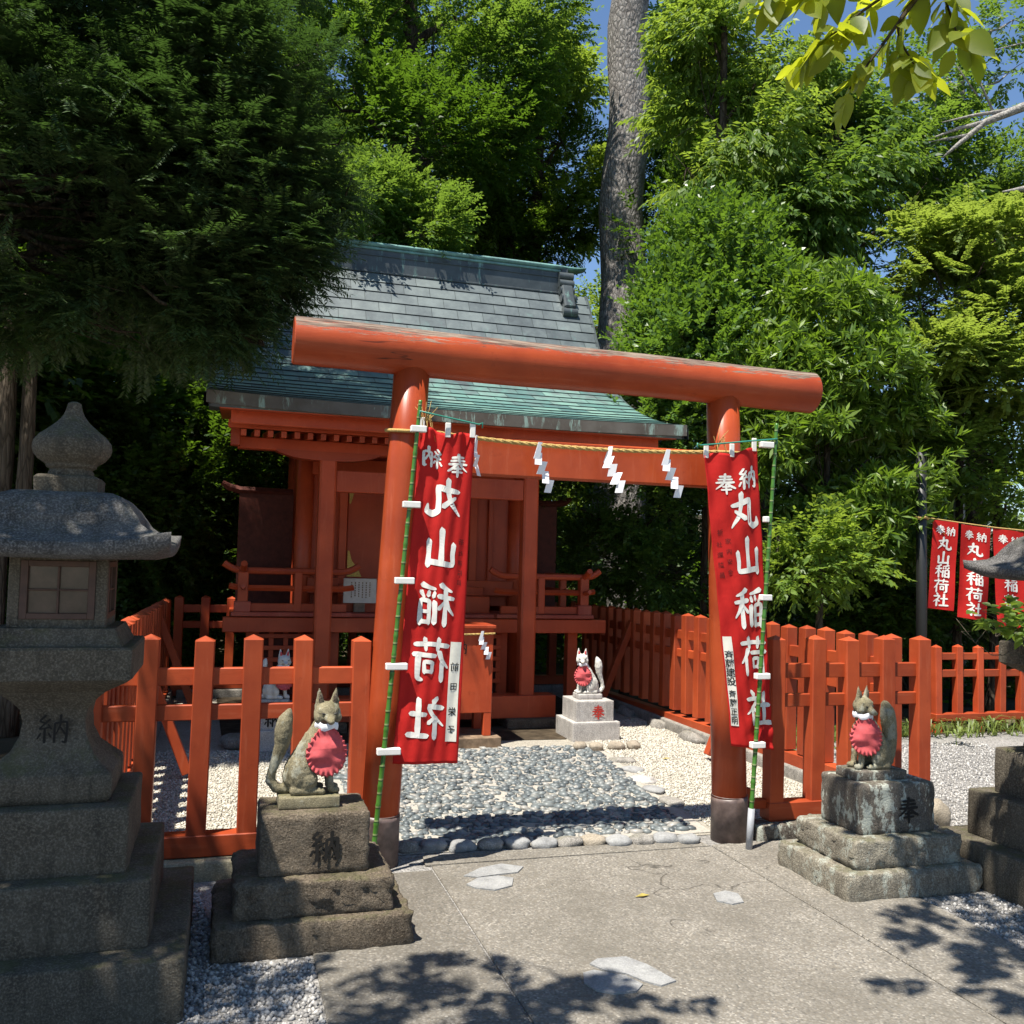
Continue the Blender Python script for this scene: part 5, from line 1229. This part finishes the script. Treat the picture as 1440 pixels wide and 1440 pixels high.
# tall straight trunk behind the shrine
b0 = np.array([4.5, 9.5, 0]); tops = [L(1080, -640, 15.5, 2.0, 1.8, 1.4), L(950, -860, 15.5, 2.0, 1.8, 1.4)]
tree('tall_tree', 'tall tree with a thick pale grey scaly trunk rising behind the shrine roof end', 'tree', b0, [b0, (4.42, 9.5, 4), (4.40, 9.5, 8), (4.47, 9.5, 12), (4.5, 9.5, 17)], .50, tops, 'broad', 'leaf_mid', 'bark_grey', 2500, 12, 1.1, br=.25)

# trees of the wood behind, left to right
def wood(label, lobes, kind, mat, barkm, ntw, seed, r0=.14, size=1.0, gap=-.5, group='trees of the wood behind the shrine', lean=(0, 0), **kw):
    c = np.mean([l[:3] for l in lobes], 0); base = np.array([c[0]+lean[0], c[1]+lean[1], 0]); top = max(l[2] for l in lobes)
    return tree('broadleaf_tree', label, 'tree', base, [base, base+(c-base)*[.3, .3, .4], base+(c-base)*[.8, .8, .85], (c[0], c[1], top)], r0, lobes, kind, mat, barkm, ntw, seed, size, gap, group=group, **kw)
wood('dark green tree rising directly above the shrine ridge, left of centre', [L(520, 60, 15, 1.7, 1.6, 1.3), L(640, 90, 15.5, 1.5, 1.5, 1.1), L(690, 20, 16, 1.6, 1.4, 1.2), L(430, 0, 15, 1.5, 1.4, 1.2), L(600, -70, 16, 1.8, 1.6, 1.2)], 'fine', 'leaf_mid', 'bark_dark', 3600, 21, .2, 1.3, -.2)
wood('lower crown half of the dark green tree, shade put into leaf colour, just above the shrine ridge', [L(560, 200, 14.5, 1.4, 1.4, .9), L(460, 140, 14.5, 1.3, 1.4, 1.1), L(640, 200, 15, 1.2, 1.2, .9), L(690, 130, 15.5, .9, 1, .8)], 'fine', 'leaf_dark', 'bark_dark', 2900, 121, .16, 1.3, -.3)  # lower half of the crown above, its shade put into darker leaves
wood('dark tree filling in just behind the right side of the tall grey trunk', [L(940, 310, 17.5, .9, .9, 1.2), L(930, 200, 17.5, .7, .8, 1.1), L(955, 90, 18, .8, .9, 1.0), L(1010, 200, 18, 1.2, 1.1, 1.3)], 'fine', 'leaf_mid', 'bark_dark', 2300, 122, .14, 1.35, -.6)
wood('yellow green sunlit tree behind the ridge, just left of the tall grey trunk', [L(730, 110, 18.5, 1.1, 1.2, 1.0), L(790, 200, 18, .8, 1.0, .8), L(815, 280, 18, .6, .8, .8), L(800, 130, 18.5, .5, .8, .4), L(740, 240, 18, 1.1, 1.2, .8), L(765, 120, 18.5, .5, 1, .5), L(660, 280, 18, 1.3, 1.2, .9)], 'broad', 'leaf_bright', 'bark_dark', 2300, 22, .15, 1.1, -.2)
wood('low dark tree between the shrine ridge and the tall grey trunk', [L(760, 320, 18.5, 1.1, 1.1, .9), L(690, 330, 18, 1.2, 1.1, .8), L(620, 260, 17, 1.0, 1.1, .8), L(800, 240, 19, .8, .9, 1.0)], 'fine', 'leaf_dark', 'bark_dark', 2200, 23, .12, 1.3, -.5)
wood('small yellowish bush top showing above the shrine ridge', [L(520, 285, 12.6, .75, .8, .55), L(480, 300, 12.6, .6, .8, .6), L(600, 320, 12.6, .55, .7, .38), L(540, 330, 12.4, .9, .9, .4)], 'fine', 'leaf_mid', 'bark_pale', 1700, 24, .07, 1.1, -.6)
wood('slender bright green tree right of the tall grey trunk', [L(990, 150, 13.5, .75, .9, .7), L(1020, 70, 13.8, .8, .9, .6), L(1050, 190, 13.2, .9, .9, .7), L(970, 240, 13.2, .6, .7, .45), L(1090, 110, 13.6, .7, .8, .6), L(975, 40, 14, .45, .6, .45)], 'drooping', 'leaf_bright', 'bark_dark', 1500, 25, .085, 1.0, -.1, inner=.3, lean=(.2, 0))
wood('drooping leaved tree in the right of the wood below the yellow branch', [L(1180, 260, 13.5, 1.2, 1.1, .5), L(1120, 310, 13.2, 1.0, 1.0, .35), L(1190, 210, 14, .9, .9, .5), L(1140, 170, 14, .8, .9, .5), L(1260, 290, 13.5, .9, .9, .4)], 'drooping', 'leaf_mid', 'bark_dark', 1900, 26, .1, 1.05, -.15, inner=.35)
wood('dark round crowned tree deep in the right of the wood', [L(1080, 260, 16.5, 1.7, 1.4, 1.3), L(1190, 330, 16, 1.7, 1.4, 1.2), L(1000, 320, 16, 1.4, 1.3, 1.2), L(1150, 230, 17, 1.2, 1.2, 1.0), L(955, 260, 18, 1.0, 1.0, 1.2)], 'fine', 'leaf_dark', 'bark_dark', 3600, 27, .18, 1.4, -.5)
wood('light green airy tree at the right with pale bare limbs', [L(1290, 130, 14.5, .9, .9, .8), L(1350, 190, 14.8, .7, .8, .5), L(1290, 210, 14.2, .9, .9, .5), L(1330, 100, 15, .5, .6, .5), L(1420, 30, 14.5, .35, .5, .35), L(1420, 100, 14.8, .3, .5, .25)], 'broad', 'leaf_mid', 'bark_limb', 560, 28, .09, .85, -.1, inner=.3)
wood('bushy green tree at the right edge behind the maple', [L(1400, 260, 15, 1.4, 1.2, .7), L(1470, 330, 15, 1.4, 1.2, .9), L(1330, 320, 15, 1.2, 1.1, .7), L(1280, 420, 15, 1.1, 1.0, .9), L(1380, 430, 15, 1.2, 1.0, .9)], 'fine', 'leaf_mid', 'bark_dark', 3600, 29, .16, 1.2, -.5)
# pale bare limb reaching in from the right
b0 = np.array([10.2, 4.7, 0]); lp = [at(1500, 140, 12.8), at(1440, 150, 12.8), at(1385, 172, 12.8), at(1345, 205, 12.8), at(1325, 222, 12.8)]
mb = MB(); mb.tube([b0, b0+[0, 0, 4], b0+[-.3, 0, 7.5], lp[0]], [.2, .16, .11, .075], 12); mb.tube(lp, [.075, .062, .046, .028, .012], 10)
for a, b, c, rr in (((1420, 155), (1370, 162), (1325, 172), .045), ((1385, 172), (1350, 180), (1308, 195), .05), ((1400, 165), (1380, 120), (1370, 60), .025), ((1375, 135), (1350, 100), (1330, 70), .016), ((1440, 60), (1400, 70), (1370, 62), .015), ((1360, 190), (1330, 195), (1305, 200), .03), ((1470, 300), (1440, 265), (1410, 270), .09)):
    mb.tube([at(*a, 12.8), at(*b, 12.8), at(*c, 12.7)], [rr*.75, rr*.5, rr*.15], 8)
tr = tag(empty('bare_tree', tuple(b0)), 'pale bare limb of a leafless tree reaching in at the upper right edge', 'tree'); build(mb, 'trunk', 'bark_limb', tr, smooth=True, recalc=False)

# shrubs on the right, behind the fence
def shrub(name, label, lobes, kind, mat, ntw, seed, size=1.0, gap=-.7, **kw):
    c = np.mean([l[:3] for l in lobes], 0); base = np.array([c[0], c[1]+.1, 0]); top = max(l[2] for l in lobes)
    return tree(name, label, 'shrub', base, [base, base+[.05, 0, top*.35], (c[0], c[1], top*.8)], .06, lobes, kind, mat, 'bark_dark', ntw, seed, size, gap, crown='foliage', group='shrubs behind the right fence', **kw)
shrub('camellia_bush', 'large glossy leaved bush right of the shrine roof, behind the torii lintel', [L(1005, 355, 12.6, .80, .9, .62), L(962, 440, 12.3, .68, .8, .62), L(1040, 430, 12.3, .9, .9, .8), L(980, 510, 12.0, 1.0, 1.0, .8), L(1060, 520, 12.2, .8, .8, .7)  , L(930, 600, 12, .9, .9, .8)], 'camellia', 'leaf_gloss', 4300, 31, 1.12, -.9)
shrub('rhododendron_bush', 'tall bush of long narrow whorled leaves above the right torii post', [L(1160, 450, 11.4, .62, .7, .5), L(1100, 540, 11.2, .6, .7, .55), L(1200, 540, 11.2, .7, .7, .6), L(1150, 640, 11, .85, .8, .7), L(1240, 640, 11.2, .7, .7, .6), L(1080, 650, 11.3, .6, .7, .6), L(1220, 730, 11.4, .8, .8, .6)], 'rhodo', 'leaf_rhodo', 3600, 32, 1.0, -.9)
shrub('maple_bush', 'feathery pale green maple layered at the right edge', [L(1390, 340, 12, .8, .8, .28), L(1340, 400, 12, .9, .8, .26), L(1420, 450, 11.8, .9, .8, .3), L(1290, 350, 12.4, .7, .7, .25), L(1330, 500, 11.5, .75, .8, .24), L(1410, 550, 11.6, .8, .8, .25), L(1290, 560, 11.4, .5, .6, .2)], 'maple', 'leaf_maple', 2600, 33, 1.0, -.4, droopT=.25, flatT=.35)
shrub('leafy_shrub', 'light green low shrub just right of the right banner, above the fence', [L(1150, 760, 10.2, .38, .4, .25), L(1120, 800, 10.2, .4, .4, .28), L(1190, 790, 10.2, .35, .4, .25)], 'broad', 'leaf_bright', 330, 34, .8, -.9)
shrub('leafy_shrub', 'drooping sunlit shrub seen between the shrine column and the right torii post', [L(900, 720, 12.2, .6, .6, .5), L(960, 690, 12.2, .6, .6, .5), L(930, 800, 12.2, .6, .6, .45), L(850, 780, 12.6, .5, .5, .5), L(800, 700, 12.8, .5, .5, .45)], 'fine', 'leaf_mid', 1500, 35, 1.15, -.3)
shrub('leafy_shrub', 'bright leafed shrub above the hanging banners at the right edge', [L(1390, 640, 11.6, .55, .6, .38), L(1430, 690, 11.4, .5, .5, .4), L(1350, 640, 11.7, .4, .5, .25), L(1440, 610, 11.8, .5, .5, .3)], 'broad', 'leaf_bright', 620, 36, .85, -.5)
shrub('leafy_shrub', 'dark shaded shrub behind the black post, under the narrow leaved bush', [L(1240, 820, 12, .9, .8, .6), L(1330, 840, 12.4, .9, .8, .6), L(1420, 820, 12.2, .9, .8, .7), L(1140, 850, 11.8, .9, .7, .5)], 'fine', 'leaf_dark', 2400, 37, 1.3, -.7)
# dark shrubs at the left, behind the side fence, shade put into their leaf colour
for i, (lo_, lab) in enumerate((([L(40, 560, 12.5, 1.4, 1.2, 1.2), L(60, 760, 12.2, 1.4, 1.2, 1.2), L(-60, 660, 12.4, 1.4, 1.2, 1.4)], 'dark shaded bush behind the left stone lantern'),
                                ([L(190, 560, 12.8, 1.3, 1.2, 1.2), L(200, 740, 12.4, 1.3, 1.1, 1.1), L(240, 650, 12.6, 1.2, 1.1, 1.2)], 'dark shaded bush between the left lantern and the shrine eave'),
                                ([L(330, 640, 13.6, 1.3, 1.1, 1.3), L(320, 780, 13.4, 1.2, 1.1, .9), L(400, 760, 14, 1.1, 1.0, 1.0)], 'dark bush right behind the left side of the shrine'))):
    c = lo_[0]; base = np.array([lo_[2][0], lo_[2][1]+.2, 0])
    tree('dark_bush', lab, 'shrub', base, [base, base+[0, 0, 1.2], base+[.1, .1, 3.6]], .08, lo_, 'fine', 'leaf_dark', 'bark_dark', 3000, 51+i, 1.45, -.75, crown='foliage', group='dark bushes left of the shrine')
# far wood: rows of filler trees, copies of two kinds
rg0 = random.Random(17)
def filler(seed, kind, mat, ntw, size):
    rg = np.random.default_rng(seed); lo_ = []
    for i in range(11):
        a = i*2.4; z = 2.2+i*.75; rr = 2.5*(1-.045*i); lo_.append((rr*.62*math.cos(a), rr*.62*math.sin(a), z, 1.5, 1.5, 1.2))
    return tree('wood_tree', 'x', 'tree', (0, 0, 0), [(0, 0, 0), (.1, 0, 4), (0, .1, 9)], .22, lo_, kind, mat, 'bark_dark', ntw, seed, size, -.75)
pa, pb, pc = filler(71, 'dense', 'leaf_dark', 5200, 1.15), filler(72, 'dense', 'leaf_mid', 4800, 1.05), filler(73, 'dense', 'leaf_bright', 4200, 1.0)
spots = [(-9.5, 12, 0, 1.0, 'dark wood tree at the far left edge behind the lantern'), (-6.2, 14.5, 0, 1.15, 'dark wood tree behind the conifer trunk'), (-3.2, 13.5, 1, 1.05, 'wood tree behind the left half of the shrine roof'), (-1.2, 17.5, 0, 1.2, 'dark wood tree behind the shrine ridge, farther back'),
         (1.6, 16.5, 2, .95, 'bright wood tree behind the middle of the shrine ridge'), (4.2, 20, 0, 1.12, 'dark wood tree behind the tall grey trunk'), (2.4, 13.2, 1, .52, 'low wood tree right behind the shrine roof end'), (6.6, 17, 2, .82, 'bright wood tree to the right of the tall grey trunk, farther back'), (7.2, 13.5, 0, .68, 'dark wood tree behind the glossy leaved bush'), (10.2, 12.5, 1, .62, 'wood tree behind the narrow leaved bush'),
         (13.5, 12.0, 0, .56, 'dark wood tree behind the maple'), (13.0, 7.5, 1, .46, 'wood tree at the right edge behind the hanging banners'), (17.5, 9, 0, .5, 'dark wood tree beyond the right edge'), (-6.9, 6.4, 0, 1.05, 'dark wood tree at the left edge beside the conifer'), (8.6, 18.5, 1, .8, 'wood tree far back in the right of the wood'), (9.3, 8.8, 0, .42, 'low dark tree behind the hanging banners')]  # left edge tree beside the conifer is put in to shade the bushes
used = {0: False, 1: False, 2: False}
for x, y, k, sc, lab in spots:
    p = (pa, pb, pc)[k]
    if not used[k]: o = p; used[k] = True; o.location = (x, y, 0); o.rotation_euler = (0, 0, rg0.random()*6); o.scale = (sc,)*3
    else: o = dup(p, (x, y, 0), rg0.random()*6.28, sc)
    tag(o, lab, 'tree', 'wood trees filling the background')
# undergrowth
rg = np.random.default_rng(81); n = 5200
X = -11+26*rg.random(n); Yy = 8.6+6*rg.random(n)+np.where(X > 7, -3.6, 0)+np.where(X < -4.5, -3, 0); Zz = rg.random(n)**1.6*1.9
V, F = leaf_cloud(np.stack([X, Yy, Zz], 1), unit(rg.standard_normal((n, 3))+[0, -.3, .5]), 'dense', rg, 1.0)
tag(link('undergrowth', np_mesh('undergrowth', V, F), 'leaf_dark'), 'dark leafy undergrowth below the wood trees', 'undergrowth', kind='stuff')

# shrub branch beside the right lantern
b0 = np.array([3.3, -.75, 0]); lo_ = [L(1398, 868, 5.0, .10, .12, .05), L(1432, 880, 5.0, .12, .14, .06), L(1470, 870, 5.1, .15, .18, .08), L(1425, 862, 5.15, .08, .1, .05), L(1380, 885, 5.0, .04, .06, .03)]
tree('azalea_shrub', 'bright leafed shrub spilling over the right stone lantern platform', 'shrub', b0, [b0, (3.2, -.8, .8), (2.85, -.9, 1.42)], .016, lo_, 'bigtip', 'leaf_bright', 'bark_pale', 80, 61, .55, -9, inner=.1, crown='foliage')
# weeds along the far lattice fence
rg = np.random.default_rng(82); n = 240
gx = at_z(1310, 1045, 0); P = np.stack([3.4+3.9*rg.random(n), 2.75+.38*rg.random(n), np.zeros(n)], 1); P[:60, 0] = 2.85+.9*rg.random(60); P[:60, 1] = 1.9+1.2*rg.random(60)
V, F = [], []; o = 0
for p in P:
    for _ in range(5):
        a = rg.random()*6.28; h = .06+.16*rg.random(); d = np.array([math.cos(a), math.sin(a), 0]); s_ = np.array([-d[1], d[0], 0])*.006; ln = .4+.9*rg.random()
        V += [p-s_, p+s_, p+d*h*ln*.5+[0, 0, h*.8]+s_*1.1, p+d*h*ln*.5+[0, 0, h*.8]-s_*1.1, p+d*h*ln*1.15+[0, 0, h*.75]]; F += [[o, o+1, o+2, o+3], [o+3, o+2, o+4, o+4]]; o += 5
V = np.array(V); q = np.array([f for f in F if f[2] != f[3]]); me = bpy.data.meshes.new('weeds'); me.from_pydata(V.tolist(), [], [tuple(f) if f[2] != f[3] else tuple(f[:3]) for f in F])
tag(link('weeds', me, 'grass_blade'), 'thin green weeds along the foot of the lattice fence', 'weeds', kind='stuff')
for i, (px, py) in enumerate(((1395, 1012), (1345, 1030))):
    p = at_z(px, py+18, 0); r = tag(empty('bamboo_grass', (p[0], p[1], 0)), ['spiky yellow green grass clump left of the right lantern', 'smaller grass clump at the foot of the lattice fence'][i], 'plant')
    mb = MB(); rr = random.Random(i)
    for k in range(16):
        a = rr.random()*6.28; h = rr.uniform(.12, .26); d = np.array([math.cos(a), math.sin(a), 0]); s_ = np.array([-d[1], d[0], 0])*.012; c0 = np.array([p[0], p[1], 0])+[rr.uniform(-.05, .05), rr.uniform(-.05, .05), h*.4]
        mb.add([c0, c0+d*h*.4+s_+[0, 0, h*.35], c0+d*h+[0, 0, h*.25], c0+d*h*.4-s_+[0, 0, h*.35]], [(0, 1, 2, 3)])
    build(mb, 'blades', 'grass_blade', r, recalc=False); build(MB().tube([(p[0], p[1], 0), (p[0], p[1]+.01, .12)], .004, 5), 'stalk', 'grass_blade', r)

# tree over the left of the forecourt, out of frame; it shades the lantern
b0 = np.array([-5.6, -2.6, 0]); lo_ = [(-4.5, -1.75, 4.9, .85, .85, .8), (-4.05, -3.05, 4.8, .85, .85, .7), (-4.8, -2.9, 5.4, 1.2, 1.1, .9), (-3.9, -3.7, 5.2, 1.0, .9, .7), (-5.4, -1.6, 5.6, 1.1, 1.0, .9)]
tree('shade_tree', 'leafy tree left of the forecourt outside the photo, shading the lantern', 'tree', b0, [b0, b0+[.1, .1, 2], b0+[.5, .1, 3.6], b0+[1, 0, 5]], .16, lo_, 'broad', 'leaf_mid', 'bark_pale', 1050, 91, 1.05, -.15, gf=3.2, inner=.1)
# tree whose branch with large leaves hangs into the top of the photo
b0 = np.array([.6, -6.9, 0]); lo_ = [(-2.55, -2.8, 4.7, .45, .3, .2), (-2.2, -3.0, 4.6, .3, .25, .2), (-.35, -2.85, 5.0, .45, .3, .2), (-.1, -2.1, 5.15, .3, .25, .2), (.35, -2.2, 5.0, .4, .35, .25), (.75, -2.3, 5.2, .55, .5, .3), (.9, -3.0, 4.9, .5, .45, .35), (.3, -3.9, 4.9, .5, .5, .3), (-.5, -3.3, 5.0, .5, .35, .2)]
rg = np.random.default_rng(92)
dt = tag(empty('dogwood_tree', tuple(b0)), 'tree with large translucent yellow green leaves hanging in at the top right', 'tree')
mb = MB(); limbs(mb, b0, [b0, b0+[0, .1, 2], b0+[-.1, .5, 3.2], b0+[-.1, 1.6, 4.6]], .12, lo_, rg, br=.22)
def bez(P, n=24):
    P = np.array(P); return [P[0]*(1-t)**3+3*P[1]*t*(1-t)**2+3*P[2]*t*t*(1-t)+P[3]*t**3 for t in np.linspace(0, 1, n)]
root_ = b0+[-.1, 1.2, 3.9]; br1 = bez([root_, at(1560, -420, 2.7), at(1370, -110, 2.55), at(1195, 125, 2.42)], 30); mb.tube(br1, np.linspace(.022, .0025, 30), 7)
sub = [bez([br1[19], at(1300, -20, 2.52), at(1330, -5, 2.5), at(1345, 45, 2.46)], 10), bez([br1[22], at(1230, 0, 2.5), at(1190, 30, 2.46), at(1140, 75, 2.42)], 12), bez([br1[16], at(1280, -120, 2.55), at(1180, -90, 2.55), at(1075, -28, 2.55)], 14), bez([br1[24], at(1240, 40, 2.5), at(1270, 60, 2.48), at(1285, 90, 2.46)], 8), bez([br1[21], at(1210, -30, 2.5), at(1150, -25, 2.5), at(1095, -10, 2.5)], 10)]
for q in sub: mb.tube(q, np.linspace(.006, .002, len(q)), 5)
build(mb, 'trunk', 'bark_dark', dt, smooth=True, recalc=False)
O, Tt = twigs(lo_, 175, rg, 0., -9, 1, 0, 1, 3); V1, F1 = leaf_cloud(O, Tt, 'big', rg, .95)
o2, t2 = [], []
for q, lo2 in [(br1[18:], 18)]+[(x[3:], 0) for x in sub]:
    for i in range(1, len(q)):
        for _ in range(1 if i % 3 else 2):
            d = q[i]-q[i-1]; o2.append(q[i]); t2.append(unit(d)+rg.standard_normal(3)*.55+[0, 0, -.25])
V2, F2 = leaf_cloud(np.array(o2), np.array(t2), 'bigtip', rg, .74)
V = np.concatenate([V1, V2]); F = np.concatenate([F1, F2+len(V1)]); link('crown', np_mesh('crown', V-b0, F), 'leaf_yellow', dt)
# fallen leaves
for (px, py, lab) in ((905, 1260, 'single fallen yellow green leaf in the middle of the pavement'), (938, 1067, 'single brown fallen leaf on the white gravel')):
    p = at_z(px, py, .016 if py > 1100 else .02); mb = MB(); s_ = .05
    mb.add([(p[0]-s_, p[1], p[2]), (p[0]-.01, p[1]-.018, p[2]+.006), (p[0]+s_*.8, p[1]+.006, p[2]+.001), (p[0], p[1]+.022, p[2]+.008)], [(0, 1, 2, 3)])
    tag(build(mb, 'fallen_leaf', 'litter', recalc=False), lab, 'leaf')
